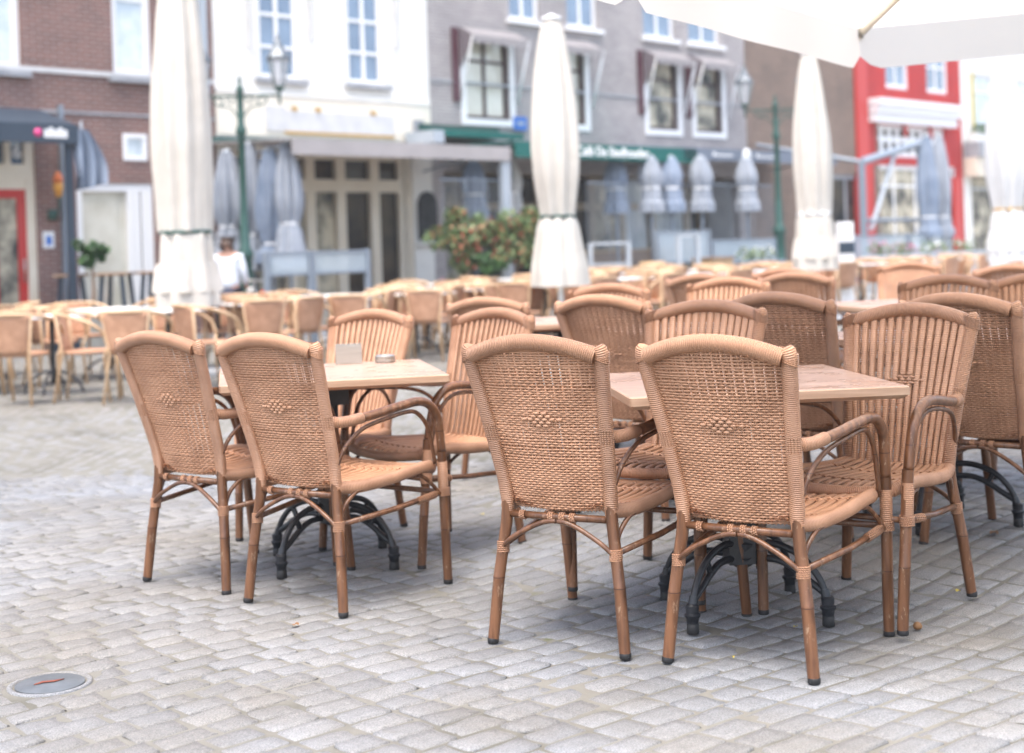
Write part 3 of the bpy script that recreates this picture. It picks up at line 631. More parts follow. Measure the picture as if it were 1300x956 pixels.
# ------------------------------------------------------------ closed parasols
def closed_parasol(name, x, y, k, seed, cloth_m, label, group=None, top=3.85, amp=1.0, strap='lampgreen', cat='parasol', tr=.195, tie=1.54, bottom=.74):
    r_ = np.random.RandomState(seed); root = empty(name, (x, y, gz(x, y)), r_.uniform(0, 6), label=label, cat=cat, group=group)
    def shape(prof, amp_, n, cap=False, skew=0):
        b = MB(); sides = 64; ph = r_.uniform(0, 6, 3); base = 0; zs = prof
        for r0, z in zs:
            for q in range(sides):
                a = 2 * PI * q / sides; fold = math.cos(n * a + ph[0] + skew * z + .5 * math.sin(a + z)) * .5 + .3 * math.cos((n + 3) * a + ph[1] - .9 * z) + .25 * math.cos(4 * a + ph[2] + 1.3 * z) + .12 * math.sin(13 * a + 5 * z + ph[1]) * math.sin(3.1 * z + a)
                rr = r0 * (1 + amp_ * amp * fold); b.vt((rr * math.cos(a), rr * math.sin(a), z))
        for i in range(len(zs) - 1):
            for q in range(sides): q2 = (q + 1) % sides; b.face([i * sides + q, i * sides + q2, (i + 1) * sides + q2, (i + 1) * sides + q])
        return b
    def prof(pts, n=26):
        zz = [p[1] for p in pts]; rr = [p[0] for p in pts]; out = []
        for i in range(n + 1): z = zz[0] + (zz[-1] - zz[0]) * i / n; out.append((float(np.interp(z, zz, rr)) * k, z))
        for _ in range(2): out = [out[0]] + [((out[i - 1][0] + 2 * out[i][0] + out[i + 1][0]) / 4, out[i][1]) for i in range(1, len(out) - 1)] + [out[-1]]
        return out
    u = (top - tie)
    shape(prof([(tr, tie + .01), (tr * .7 + .085, tie + .06 * u), (.285, tie + .20 * u), (.300, tie + .33 * u), (.280, tie + .5 * u), (.225, tie + .70 * u), (.165, tie + .87 * u), (.115, tie + .965 * u)]), .16, 8, skew=.25).build('folded_canopy', cloth_m, root)
    shape(prof([(.165, tie + .80 * u), (.155, tie + .87 * u), (.115, tie + .95 * u), (.095, tie + .985 * u)], 8), .12, 8).build('vent_flap', cloth_m, root)
    shape(prof([(.345, bottom), (.335, bottom + .2), (.29, tie - .33), (.16 + tr * .45, tie - .12), (tr, tie - .01)]), .12, 8, skew=.15).build('skirt', cloth_m, root)
    if bottom < .9 and x < 0 or x > 3 and bottom < .9: shape(prof([(.353, bottom + .16), (.337, bottom + .30), (.296, tie - .33)], 6), .12, 8, skew=.15).build('valance_flap', cloth_m, root)
    b = MB(); b.lathe([(tr * 1.04 * k, tie - .02), (tr * 1.07 * k, tie - .015), (tr * 1.07 * k, tie + .015), (tr * 1.04 * k, tie + .02)], 0, 0, 32); b.build('strap', M[strap], root)
    b = MB(); b.lathe([(.11 * k, top - .05), (.125 * k, top - .035), (.125 * k, top - .01), (.06 * k, top + .005), (.02, top + .03)], 0, 0, 20); b.build('cap', M['white' if k > .8 else 'greypaint'], root)
    b = MB(); b.tube([(0, 0, .05), (0, 0, top - .1)], .03, 10); b.build('pole', M['white' if k > .8 else 'steelblue'], root)
    b = MB(); b.box(-.4, .4, -.4, .4, 0, .07); b.build('base_slab', M['stone'], root, smooth=False, bevel=.01)
    return root
for px, s, k, seed, lab, st in ((232, 118, .98, 3, 'leftmost and largest of the tall closed cream parasols', 'lampgreen'),
     (706, 110, .92, 11, 'tall closed cream parasol before the green awning', 'lampgreen'), (1031, 89, .89, 21, 'tall closed cream parasol between the right lamp post and the red house', 'white'),
     (1277, 82, .96, 31, 'tall closed white parasol at the right edge with an orange strap', 'gold')):
    x, y = spot(px, s, 200); closed_parasol('closed_parasol', x, y, k, seed, M['cream'] if px < 1100 else M['white_cloth'], lab, 'closed parasols over the square', strap=st, top=4.75 if px < 300 else 3.85, tr={232: .265, 706: .215, 1031: .255, 1277: .22}[px], amp=1.1)

# ------------------------------------------------------------ low cane armchairs and white tables of the far terrace
def make_low_chair():
    root = empty('cane_armchair', (0, 0, 0)); b = MB()
    def bx(z, a): w_ = float(np.interp(z, [.44, .80], [.155, .205])); th = a * 1.0; return (w_ * a, -.20 - (z - .44) * .16 - .045 * (1 - a * a), z)
    n = 10; idx = {}
    for j in range(9):
        z = .45 + .35 * j / 8
        for i in range(n + 1): idx[i, j] = b.vt(bx(z, -1 + 2 * i / n))
    for j in range(8):
        for i in range(n): b.face([idx[i, j], idx[i + 1, j], idx[i + 1, j + 1], idx[i, j + 1]])
    o = b.build('backrest', M['panel'], root); sd = o.modifiers.new('thick', 'SOLIDIFY'); sd.thickness = .012
    b = MB(); b.lathe([(.16, .425), (.225, .430), (.235, .445), (.225, .458), (.10, .450)], 0, 0, 24); b.build('seat', M['panel'], root)
    b = MB(); hoop = catmull([(.262, .235, .50), (.285, .205, .62), (.300, .13, .685), (.300, .02, .735), (.275, -.11, .775), (.20, -.232, .800), (.10, -.290, .806), (0, -.305, .808)], 4)
    full = hoop + [Vector((-p.x, p.y, p.z)) for p in hoop[::-1][1:]]; b.tube(full, .0165, 8); b.build('arm_hoop', M['cane'], root)
    for s in (-1, 1):
        b = MB(); b.tube([(s * .262, .235, .50), (s * .235, .20, .40), (s * .225, .235, 0)], .0145, 8); b.build('leg', M['cane'], root)
        b = MB(); b.tube([(s * .205, -.235, .80), (s * .160, -.195, .44), (s * .205, -.27, 0)], .0145, 8); b.build('leg', M['cane'], root)
    return root
lowp = make_low_chair(); LOW = []
def low_at(x, y, yaw): LOW.append((x, y, yaw))
def make_low_table():
    root = empty('white_table', (0, 0, 0)); b = MB(); b.box(-.35, .35, -.35, .35, .735, .755); b.build('tabletop', M['whitetop'], root, smooth=False, bevel=.006)
    b = MB(); b.lathe([(.03, .10), (.024, .2), (.024, .70), (.10, .735)], 0, 0, 12); b.build('column', M['iron'], root)
    for k in range(4):
        an = rad(k * 90 + 45); u = Vector((math.cos(an), math.sin(an), 0)); b = MB(); b.tube(catmull([u * .02 + Vector((0, 0, .22)), u * .14 + Vector((0, 0, .19)), u * .25 + Vector((0, 0, .10)), u * .29 + Vector((0, 0, .01))], 4), .014, 6); b.build('leg', M['iron'], root)
    return root
ltp = make_low_table(); LT = []
r3 = np.random.RandomState(12)
# front row, left part, as seen; (px, scale, heading)
def head(px, s, yaw): x, y = spot(px, s, 420); low_at(x, y, yaw)
for px, s, yaw in ((28, 141, .15), (-30, 130, 1.2), (112, 140, 1.55), (170, 143, .05), (262, 132, .9), (335, 124, -.2), (375, 120, -.9), (288, 115, 1.5), (300, 108, 2.9), (452, 118, .2), (398, 116, 1.4), (470, 109, -1.5), (545, 111, .15), (500, 106, 1.5), (560, 102, -1.2), (512, 99, 3.0), (640, 104, .1), (590, 98, 1.4), (655, 96, -1.5), (680, 101, .3)): head(px, s, yaw)
for px, s in ((66, 132), (214, 128), (318, 116), (430, 112), (528, 106), (620, 100)): x, y = spot(px, s, 420); LT.append((x, y))
TP = [spot(232, 118, 200), spot(706, 110, 200), spot(1031, 89, 200), spot(1277, 82, 200)]
def free(x, y, r): return all(math.hypot(x - a, y - b_) > r for a, b_ in TP)
for d, ts in ((7.6, [3.3, 4.8, 6.3, 7.8, 9.3, 10.8, 12.3, 13.8, 15.3]), (5.7, [-3.2, -1.7, -.2, 1.3, 2.8, 4.3, 5.8, 7.3, 8.8, 10.3]), (3.9, [-2.4, 5.2, 6.7, 8.2, 9.7])):
    for t in ts:
        x, y = W(t + r3.uniform(-.15, .15), d + r3.uniform(-.12, .12))
        if not free(x, y, .8): continue
        LT.append((x, y)); n_ = 0
        for k in range(4):
            an = k * PI / 2 + r3.uniform(-.25, .25) + FROT; r_ = r3.uniform(.58, .72); cx, cy = x + math.cos(an) * r_, y + math.sin(an) * r_
            if free(cx, cy, .62): low_at(cx, cy, math.atan2(x - cx, y - cy) + r3.uniform(-.3, .3))
# name every low chair by its row and its place in the row
ordn = ['first', 'second', 'third', 'fourth', 'fifth', 'sixth', 'seventh', 'eighth', 'ninth', 'tenth', 'eleventh', 'twelfth', 'thirteenth', 'fourteenth', 'fifteenth', 'sixteenth', 'seventeenth', 'eighteenth', 'nineteenth', 'twentieth'] + ['%d%s' % (n, {1: 'st', 2: 'nd', 3: 'rd'}.get(n % 10, 'th')) for n in range(21, 40)]
def dist(x, y): v = Vector((x, y)) - F0; return v.x * N.x + v.y * N.y
def inview(x, y): return abs(x) < .365 * y + .25
LOW = [c for c in LOW if inview(c[0], c[1])]; LT = [c for c in LT if inview(*c)]
def rowlabels(items, edges, kind, rows):
    out = {}
    for r_, (hi, lo) in enumerate(edges):
        L = sorted([i for i, c in enumerate(items) if lo <= dist(c[0], c[1]) < hi], key=lambda i: items[i][0] / items[i][1])
        for n, i in enumerate(L):
            nr = n if n < len(L) / 2 else len(L) - 1 - n; side = 'left' if n < len(L) / 2 else 'right'
            out[i] = '%s in the %s, %s from the %s' % (kind, rows[r_], ordn[nr], side)
    return out
ed = [(99, 7.9), (7.9, 7.0), (7.0, 6.0), (6.0, 5.3), (5.3, 4.3), (4.3, -9)]
rl = rowlabels(LOW, ed, 'low cane armchair', ['front terrace row', 'second terrace row', 'third terrace row', 'fourth terrace row', 'fifth terrace row', 'back terrace row by the houses'])
for i, (x, y, yaw) in enumerate(LOW):
    o = lowp if i == 0 else copy_tree(lowp); o.location = (x, y, gz(x, y) + .002); o.rotation_euler = (0, 0, -yaw); tag(o, rl[i], 'armchair', 'low cane armchairs of the far terrace')
rl = rowlabels(LT, [(99, 6.6), (6.6, 4.8), (4.8, -9)], 'small white-topped table', ['front terrace row', 'middle terrace row', 'back terrace row'])
for i, (x, y) in enumerate(LT):
    o = ltp if i == 0 else copy_tree(ltp); o.location = (x, y, gz(x, y)); o.rotation_euler = (0, 0, FROT + r3.uniform(-.1, .1)); tag(o, rl[i], 'table', 'white tables of the far terrace')

# ------------------------------------------------------------ houses
class Fr:      # builds in the frame of the house fronts: x along the street, y into the houses, z up
    def __init__(s, name, t, d=0, **k):
        x, y = W(t, d); s.t, s.d = t, d; s.root = empty(name, (x, y, 0), FROT, **k)
    def rect(s, r, d0, d1, name, m, parent=None, bevel=0, smooth=False):      # picture rect on plane d1 (outer), box from d0 to d1
        t0, t1, h0, h1 = r if len(r) == 4 and r[0] == 'T' else FR(*r, d1)
        return s.bx(t0, t1, d0, d1, h0, h1, name, m, parent, bevel)
    def bx(s, t0, t1, d0, d1, h0, h1, name, m, parent=None, bevel=0):
        b = MB(); b.box(t0 - s.t, t1 - s.t, -(d1 - s.d), -(d0 - s.d), h0, h1); return b.build(name, M[m], parent or s.root, smooth=False, bevel=bevel)
    def wall(s, t0, t1, h0, h1, holes, m, name='wall', deep=.22):
        b = MB(); xs_ = sorted({t0, t1, *[h[0] for h in holes], *[h[1] for h in holes]}); zs_ = sorted({h0, h1, *[h[2] for h in holes], *[h[3] for h in holes]})
        P = lambda t, z, y=0: b.vt((t - s.t, y + s.d, z))
        for i in range(len(xs_) - 1):
            for j in range(len(zs_) - 1):
                cx, cz = (xs_[i] + xs_[i + 1]) / 2, (zs_[j] + zs_[j + 1]) / 2
                if any(h[0] < cx < h[1] and h[2] < cz < h[3] for h in holes): continue
                b.face([P(xs_[i], zs_[j]), P(xs_[i + 1], zs_[j]), P(xs_[i + 1], zs_[j + 1]), P(xs_[i], zs_[j + 1])])
        for a0, a1, z0, z1 in holes:
            for q in (((a0, z0), (a1, z0)), ((a1, z0), (a1, z1)), ((a1, z1), (a0, z1)), ((a0, z1), (a0, z0))):
                (x0, y0), (x1, y1) = q; b.face([P(x0, y0), P(x0, y0, deep), P(x1, y1, deep), P(x1, y1)])
        for q in ((t0, h0, t0, h1), (t1, h1, t1, h0)): b.face([P(q[0], q[1]), P(q[2], q[3]), P(q[2], q[3], 8), P(q[0], q[1], 8)])
        b.face([P(t0, h1), P(t1, h1), P(t1, h1, 8), P(t0, h1, 8)])
        return b.build(name, M[m], s.root, smooth=False)
    def window(s, h, frame='white', pane='gl_blue', cols=2, rows=3, fw=.06, deep=.12, name='window', sill=None, mull=.035):
        t0, t1, z0, z1 = h; b = MB(); X = lambda t: t - s.t; y0, y1 = s.d + deep - .05, s.d + deep
        b.box(X(t0), X(t0 + fw), y0, y1, z0, z1); b.box(X(t1 - fw), X(t1), y0, y1, z0, z1); b.box(X(t0 + fw), X(t1 - fw), y0, y1, z0, z0 + fw); b.box(X(t0 + fw), X(t1 - fw), y0, y1, z1 - fw, z1)
        for i in range(1, cols): c = t0 + (t1 - t0) * i / cols; b.box(X(c - mull), X(c + mull), y0 + .006, y1, z0 + fw, z1 - fw)
        rr = rows if isinstance(rows, (list, tuple)) else [i / rows for i in range(1, rows)]
        for f in rr: c = z0 + (z1 - z0) * f; b.box(X(t0 + fw), X(t1 - fw), y0 + .003, y1 + .002, c - mull * .8, c + mull * .8)
        w_ = b.build(name, M[frame], s.root, smooth=False)
        p = MB(); p.box(X(t0 + .01), X(t1 - .01), y1 - .012, y1 + .03, z0 + .01, z1 - .01); p.build('pane', M[pane], w_, smooth=False)
        if sill: b = MB(); b.box(X(t0 - .1), X(t1 + .1), s.d - .10, s.d + .05, z0 - .09, z0 - .003); b.build('sill', M[sill], w_, smooth=False)
        return w_
T_ = lambda px: F(px, 200)[0]
tA, tB, tC, tD, tE, tG = -9.0, T_(275), T_(548), T_(949), T_(1087), T_(1222)
HT = 9.2
# A: red-brown brick house
A = Fr('brick_house', tA, 0, label='red-brown brick house at the left with a dark awning over its red-framed door', cat='house')
w1 = FR(-40, -60, 26, 88); w2 = FR(142, -40, 193, 98); vent = FR(156, 170, 186, 204); dr = FR(-8, 178, 47, 372); shop = FR(99, 233, 196, 372)
dr = (dr[0], dr[1], 0, dr[3]); shop = (shop[0], shop[1], .0, shop[3]); up = [(h[0], h[1], 6.6, 8.4) for h in (w1, w2)]
A.wall(tA, tB - .004, 0, HT, [w1, w2, vent, dr, shop] + up, 'brick_red')
A.window(w1, rows=[.75], cols=1, pane='gl_pale', fw=.12, sill='stone'); A.window(w2, rows=[.72], cols=1, pane='gl_pale', fw=.12, sill='stone')
for h in up: A.window(h, rows=[.75], cols=1, pane='gl_pale', fw=.12, sill='stone')
A.window(vent, cols=1, rows=1, fw=.07, pane='gl_pale', name='vent_window', deep=.03)
b1 = FR(28, 90, 142, 94); A.bx(tA, tB - .02, 0, .03, b1[2], b1[2] + .07, 'string_course', 'palestone'); b1 = FR(28, 141, 142, 144); A.bx(tA, tB - .02, 0, .02, b1[2], b1[2] + .04, 'string_course', 'stone')
rd = FR(-8, 240, 39, 372); doorf = MB(); X = lambda t: t - A.t
z1 = dr[3]; zt = rd[3]; zm = FR(0, 208, 40, 216)[3]
doorf.box(X(dr[0]), X(dr[1]), .03, .10, zt + .14, zm); doorf.box(X(dr[1] - .14), X(dr[1]), .029, .10, 0, zt + .14); doorf.box(X(dr[1] - .14), X(dr[1]), .031, .10, zm, z1); doorf.box(X(FR(7, 180, 14, 208)[0]), X(FR(7, 180, 15, 208)[1]), .031, .10, zm, z1); doorf.box(X(dr[0]), X(dr[1] - .14), .04, .10, zt, zt + .14)
do = doorf.build('door_frame', M['cream_paint'], A.root, smooth=False)
b = MB(); b.box(X(dr[0]), X(dr[1] - .14), .11, .14, zm, z1); b.build('transom_pane', M['gl_blue'], do, smooth=False)
b = MB(); ra, rb_ = dr[0], dr[1] - .14; b.box(X(rb_ - .13), X(rb_), .06, .12, 0, zt); b.box(X(ra), X(rb_ - .13), .06, .12, zt - .13, zt); b.box(X(ra), X(ra + .08), .061, .12, 0, zt - .13); b.box(X(ra + .08), X(rb_ - .13), .061, .12, 0, .2)
dd = b.build('door', M['red_paint'], A.root, smooth=False); b = MB(); b.box(X(ra + .08), X(rb_ - .13), .09, .11, .2, zt - .13); b.build('door_pane', M['gl_mix'], dd, smooth=False)
b = MB(); b.tube([(X(rb_ - .07), .02, 1.0), (X(rb_ - .07), .02, 1.35)], .014, 6); b.build('handle', M['steel'], dd)
def text(parent, body, loc, size, m, rz=0, sy=1, name='lettering', ext=.008):
    cu = bpy.data.curves.new(name, 'FONT'); cu.body = body; cu.size = size; cu.extrude = ext; cu.align_x = 'LEFT'; cu.offset = size * .02
    t = bpy.data.objects.new('tmp', cu); me = bpy.data.meshes.new_from_object(t); bpy.data.objects.remove(t)
    me.materials.append(M[m]); o = bpy.data.objects.new(name, me); COL.objects.link(o); o.parent = parent; o.location = loc; o.rotation_euler = (PI / 2, 0, rz); o.scale = (1, sy, 1); return o
t6 = FR(20, 185, 32, 200); text(do, '6', (X(t6[0]), .098, t6[2]), .28, 'white')
# shop front
sx = [shop[0], F(168, 300)[0], F(176, 300)[0], F(186, 300)[0], shop[1]]; b = MB(); X = lambda t: t - A.t
for t in (sx[0] + .05, sx[1], sx[2], sx[3], sx[4] - .05): b.box(X(t - .05), X(t + .05), .02, .09, 0, shop[3])
b.box(X(sx[0]), X(sx[4]), .025, .085, shop[3] - .12, shop[3]); b.box(X(sx[0]), X(sx[1]), .03, .085, 0, .5); b.box(X(sx[3]), X(sx[4]), .03, .085, shop[3] - .95, shop[3] - .85); b.box(X(sx[3]), X(sx[4]), .032, .085, 0, 1.0)
sfr = b.build('shop_front', M['white'], A.root, smooth=False)
for q, (a, c_) in enumerate(((sx[0], sx[1]), (sx[2], sx[3]), (sx[3], sx[4]))): b = MB(); b.box(X(a), X(c_), .10, .13, .0, shop[3]); b.build('pane', M['gl_warm' if q == 0 else 'gl_dark'], sfr, smooth=False)
dp = FR(250, -20, 259, 120); A.bx(dp[0], dp[1], 0, .10, 1.0, HT, 'downpipe', 'greypaint')
dk = FR(81, 150, 85, 372, .1); A.bx(dk[0], dk[1], 0, .1, 0, FR(78, 133, 86, 150, .1)[3], 'downpipe', 'steelblue')
A.bx(tA, tB - .01, -.3, .25, HT, HT + .25, 'gutter', 'white')
def roof(fr, t0, t1):
    b = MB(); y0, y1 = -.2, 5; P = [b.vt((t - fr.t, y, z)) for t in (t0, t1) for y, z in ((y0, HT + .25), (4.2, HT + 3.6), (8, HT + .25))]
    b.face([P[0], P[3], P[4], P[1]]); b.face([P[1], P[4], P[5], P[2]]); b.face([P[0], P[1], P[2]]); b.face([P[3], P[5], P[4]]); b.build('roof', M['roof'], fr.root, smooth=False)
roof(A, tA, tB)
# things on the front of A
aw = Fr('wall_awning', F(0, 165, 1.1)[0] - 1, 0, label='dark blue awning with a white and pink sign over the red-framed door', cat='awning')
r = FR(-60, 155, 100, 180, 1.1); aw.bx(r[0], r[1], 1.06, 1.1, r[2], r[3], 'valance', 'navy')
b = MB(); X = lambda t: t - aw.t; P = [b.vt(p) for p in ((X(r[0]), -1.06, r[3]), (X(r[1]), -1.06, r[3]), (X(r[1]), -.005, r[3] + .32), (X(r[0]), -.005, r[3] + .32), (X(r[0]), -1.06, r[3] - .03), (X(r[1]), -1.06, r[3] - .03), (X(r[1]), -.005, r[3] + .27), (X(r[0]), -.005, r[3] + .27))]
for f in ((0, 1, 2, 3), (7, 6, 5, 4), (1, 5, 6, 2), (0, 3, 7, 4)): b.face([P[k] for k in f])
b.build('canopy', M['navy'], aw.root, smooth=False); r = FR(87, 175, 95, 372, 1.02); aw.bx(r[0], r[1], .95, 1.02, 0, r[3], 'post', 'navy')
b = MB(); r = FR(56, 162, 86, 175, 1.1); n = 5
for k in range(n):
    x0 = X(r[0]) + (r[1] - r[0]) * k / n; wd = (r[1] - r[0]) / n * .8; b.box(x0, x0 + wd, -1.112, -1.101, r[2], r[3] * (1 - .0) - (.0 if k % 2 else .03)); 
b.build('sign_lettering', M['white'], aw.root, smooth=False)
b = MB(); r = FR(43, 160, 53, 176, 1.1); b.tube([((X(r[0]) + X(r[1])) / 2, -1.101, (r[2] + r[3]) / 2), ((X(r[0]) + X(r[1])) / 2, -1.113, (r[2] + r[3]) / 2)], (r[1] - r[0]) / 2, 16); b.build('sign_emblem', M['pink'], aw.root)
def drape(name, px0, py0, px1, py1, d, m, label, cat='awning', slant=0, seed=0, extra=None):
    t0, t1, h0, h1 = FR(px0, py0, px1, py1, d); fr = Fr(name, t0, d, label=label, cat=cat); b = MB(); n, mm_ = 18, 10; r_ = np.random.RandomState(seed); ph = r_.uniform(0, 6)
    for side in (0, 1):
        for j in range(mm_ + 1):
            f = j / mm_; wj = (t1 - t0) * (.45 + .55 * math.sin(min(1, f * 1.15) * PI * .62)) ; x0 = slant * f * (t1 - t0)
            for i in range(n + 1):
                u = i / n; b.vt((x0 + wj * u, (.10 if side else -.02) + .09 * math.sin(u * 13 + ph + f * 2) * (.4 + f), h1 + (h0 - h1) * f + .10 * (u - .5) * (1 if f > .9 else 0)))
    k = (n + 1) * (mm_ + 1)
    for sd in (0, 1):
        for j in range(mm_):
            for i in range(n):
                q = [sd * k + j * (n + 1) + i, sd * k + j * (n + 1) + i + 1, sd * k + (j + 1) * (n + 1) + i + 1, sd * k + (j + 1) * (n + 1) + i]; b.face(q if sd else q[::-1])
    b.build('folded_cloth', M[m], fr.root); b = MB(); b.tube([(.12, .05, h1 - .2), (.12, .05, h1 + .12)], .02, 6); b.build('bracket', M['steelblue'], fr.root); return fr
drape('folded_side_screen', 97, 165, 131, 238, 1.05, 'bluecloth', 'grey-blue cloth side screen hanging from the end of the dark blue awning', seed=2)
wl = Fr('wall_lantern', F(74, 235, .22)[0], 0, label='amber wall lantern with an orange cap beside the left door', cat='wall lamp'); r = FR(69, 218, 80, 250, .25)
zc = (r[2] + r[3]) / 2; wd = (r[1] - r[0]) / 2
b = MB(); b.lathe([(wd * .5, r[2]), (wd, zc - .05), (wd, zc + .02)], 0, -.22, 12); b.build('glass', M['amber'], wl.root); b = MB(); b.lathe([(wd * 1.1, zc + .03), (wd * .9, zc + .12), (wd * .3, r[3])], 0, -.22, 12); b.build('cap', M['orange'], wl.root)
b = MB(); b.tube(catmull([(0, 0, r[2] - .25), (0, -.12, r[2] - .28), (0, -.22, r[2] - .12), (0, -.22, r[2])], 5), .018, 6); b.lathe([(.07, r[2] - .33), (.07, r[2] - .18)], 0, -.02, 10); b.build('bracket', M['lampgreen'], wl.root)
bs = Fr('wall_sign', F(62, 303)[0], 0, label='small white and blue notice on the brick beside the left door', cat='sign'); r = FR(55, 294, 69, 315, .02); bs.bx(r[0], r[1], .001, .02, r[2], r[3], 'plate', 'white'); m_ = .25 * (r[1] - r[0]); bs.bx(r[0] + m_, r[1] - m_, .021, .026, r[2] + m_, r[3] - m_ * 1.5, 'blue_panel', 'bluesign')

# B: white plastered house
B = Fr('white_house', tB, 0, label='white plastered house with tall white cross-barred windows above a taupe awning', cat='house')
w3 = FR(327, -70, 379, 100); w4 = FR(440, -60, 486, 107); gf = FR(300, 200, 545, 372); gf = (tB + .15, tC - .5, 0, FR(380, 196, 520, 372)[3] + .0)
B.wall(tB, tC - .004, 0, HT, [w3, w4, gf], 'plaster')
for h in (w3, w4): B.window(h, rows=[.24, .48, .76], cols=2, pane='gl_blue', fw=.09, sill='stone')
z = FR(277, 123, 545, 126)[2]; B.bx(tB + .002, tC - .03, 0, .05, z, z + .07, 'string_course', 'plaster'); z0 = FR(277, 172, 545, 176)[2]; B.bx(tB + .01, tC - .02, .001, .03, z0, z - .004, 'frieze', 'plaster_cream')
for px, y0, y1 in ((396, -20, 50), (505, -20, 60), (318, -20, 60)): r = FR(px - 3, y0, px + 3, y1, .12); B.bx(r[0] + .05, r[1] - .05, .001, .10, r[2], r[3], 'shutter', 'palestone')
r = FR(526, 152, 538, 169, .08); B.bx(r[0], r[1], .001, .08, r[2], r[3], 'wall_box', 'stone')
b = MB(); X = lambda t: t - B.t; gz0, gz1, gz2, gz3 = gf
posts = [gf[0] + .05, F(372, 290)[0], F(398, 290)[0], F(437, 290)[0], F(480, 290)[0], F(519, 290)[0], gf[1] - .2]; zt = FR(390, 228, 520, 240)[3]
for t in posts: b.box(X(t - .10), X(t + .10), .04, .14, 0, gf[3])
b.box(X(gf[0]), X(gf[1]), .045, .135, zt - .22, zt); b.box(X(gf[0]), X(gf[1]), .046, .135, gf[3] - .10, gf[3]); b.box(X(posts[4]), X(gf[1]), .047, .13, 0, .25); b.box(X(gf[0]), X(posts[3]), .048, .13, 0, .55); b.box(X(posts[5] - .1), X(gf[1]), .044, .13, 0, zt - .2)
fb = b.build('cafe_front', M['cream_paint'], B.root, smooth=False)
for i in range(len(posts) - 1):
    b = MB(); b.box(X(posts[i]), X(posts[i + 1]), .15, .18, .0, zt - .1); b.build('pane', M['gl_mix' if i in (0, 1, 2) else 'gl_dark'], fb, smooth=False)
    b = MB(); b.box(X(posts[i]), X(posts[i + 1]), .151, .181, zt - .09, gf[3]); b.build('transom_pane', M['gl_dark'], fb, smooth=False)
B.bx(tB, tC - .01, -.3, .3, HT, HT + .3, 'gutter', 'white'); roof(B, tB, tC)
sg = Fr('wall_sign', F(340, 155)[0], 0, label='weathered grey name board with gilt edges above the taupe awning', cat='sign'); r = FR(362, 144, 500, 169, .05); sg.bx(r[0], r[1], .032, .06, r[2], r[3], 'board', 'palestone'); r2_ = FR(338, 135, 362, 166, .05); sg.bx(r2_[0], r2_[1] - .004, .032, .058, r2_[2], r2_[3], 'emblem_board', 'palestone')
for px in (374, 474, 404): q = FR(px - 3, 143, px + 3, 147, .06); sg.bx(q[0], q[1], .061, .08, r[3], r[3] + .07, 'gilt_knob', 'gold')
sg.bx(r[0], r[1], .033, .062, r[2] - .05, r[2] - .003, 'gilt_edge', 'gold')
cb = Fr('chalkboard', F(545, 280)[0], 0, label='arched black chalkboard on the wall beside the cafe doors', cat='chalkboard'); r = FR(533, 262, 556, 304, .06); b = MB(); X = lambda t: t - cb.t
xc, ra = (X(r[0]) + X(r[1])) / 2, (r[1] - r[0]) / 2; out = [(xc - ra, r[2]), (xc + ra, r[2])] + [(xc + ra * math.cos(PI * k / 12), r[3] + ra * math.sin(PI * k / 12) * 1.2) for k in range(13)]
f1 = [b.vt((x_, -.06, z_)) for x_, z_ in out]; f2 = [b.vt((x_, -.005, z_)) for x_, z_ in out]; b.face(f1); n = len(out)
for k in range(n): b.face([f1[k], f2[k], f2[(k + 1) % n], f1[(k + 1) % n]])
b.build('board', M['chalk'], cb.root, smooth=False); b = MB(); b.box(xc - ra * 1.25, xc + ra * 1.25, -.16, -.005, r[2] - .10, r[2] - .05); b.build('shelf', M['white'], cb.root, smooth=False)

def awning(name, px0, pyt0, pyb0, px1, d, m, label, drop=None, rise=.35, posts=(), side=True):
    t0, t1, h0, h1 = FR(px0, pyt0, px1, pyb0, d); fr = Fr(name, t0, 0, label=label, cat='awning'); X = lambda t: t - fr.t
    fr.bx(t0, t1, d - .03, d, h0, h1, 'valance', m); b = MB()
    P = [b.vt(p) for p in ((0, -d + .03, h1), (t1 - t0, -d + .03, h1), (t1 - t0, -.07, h1 + rise), (0, -.07, h1 + rise), (0, -d + .03, h1 - .025), (t1 - t0, -d + .03, h1 - .025), (t1 - t0, -.07, h1 + rise - .025), (0, -.07, h1 + rise - .025))]
    for f in ((0, 1, 2, 3), (7, 6, 5, 4), (1, 5, 6, 2), (0, 3, 7, 4)): b.face([P[k] for k in f])
    b.build('canopy', M[m], fr.root, smooth=False); fr.bx(t0, t1, .035, .16, h1 + rise - .02, h1 + rise + .08, 'cassette', 'lampgreen' if m in ('taupe', 'green_awn') else 'steelblue')
    for t in (t0 + .1, t1 - .1): b = MB(); b.tube([(X(t), -.08, h1 - .3), (X(t), -d + .05, h1 - .02)], .02, 6); b.build('arm', M['steelblue'], fr.root)
    return fr, (t0, t1, h0, h1)
awB, rB = awning('cafe_awning', 372, 181, 200, 648, 2.2, 'taupe', 'long taupe awning stretched over the cafe front of the white house', rise=.10)
r = FR(640, 190, 650, 372, 2.15); awB.bx(r[0], r[1], 2.05, 2.15, 0, rB[2] + .1, 'post', 'greypaint')

# C: mauve-grey brick house
Cc = Fr('grey_house', tC, 0, label='long mauve-grey brick house with striped window awnings behind the green cafe awning', cat='house')
rs = [(590, 52, 646, 145), (706, 62, 742, 150), (822, 75, 860, 170), (882, 82, 916, 175)]; hw = [FR(*q) for q in rs]
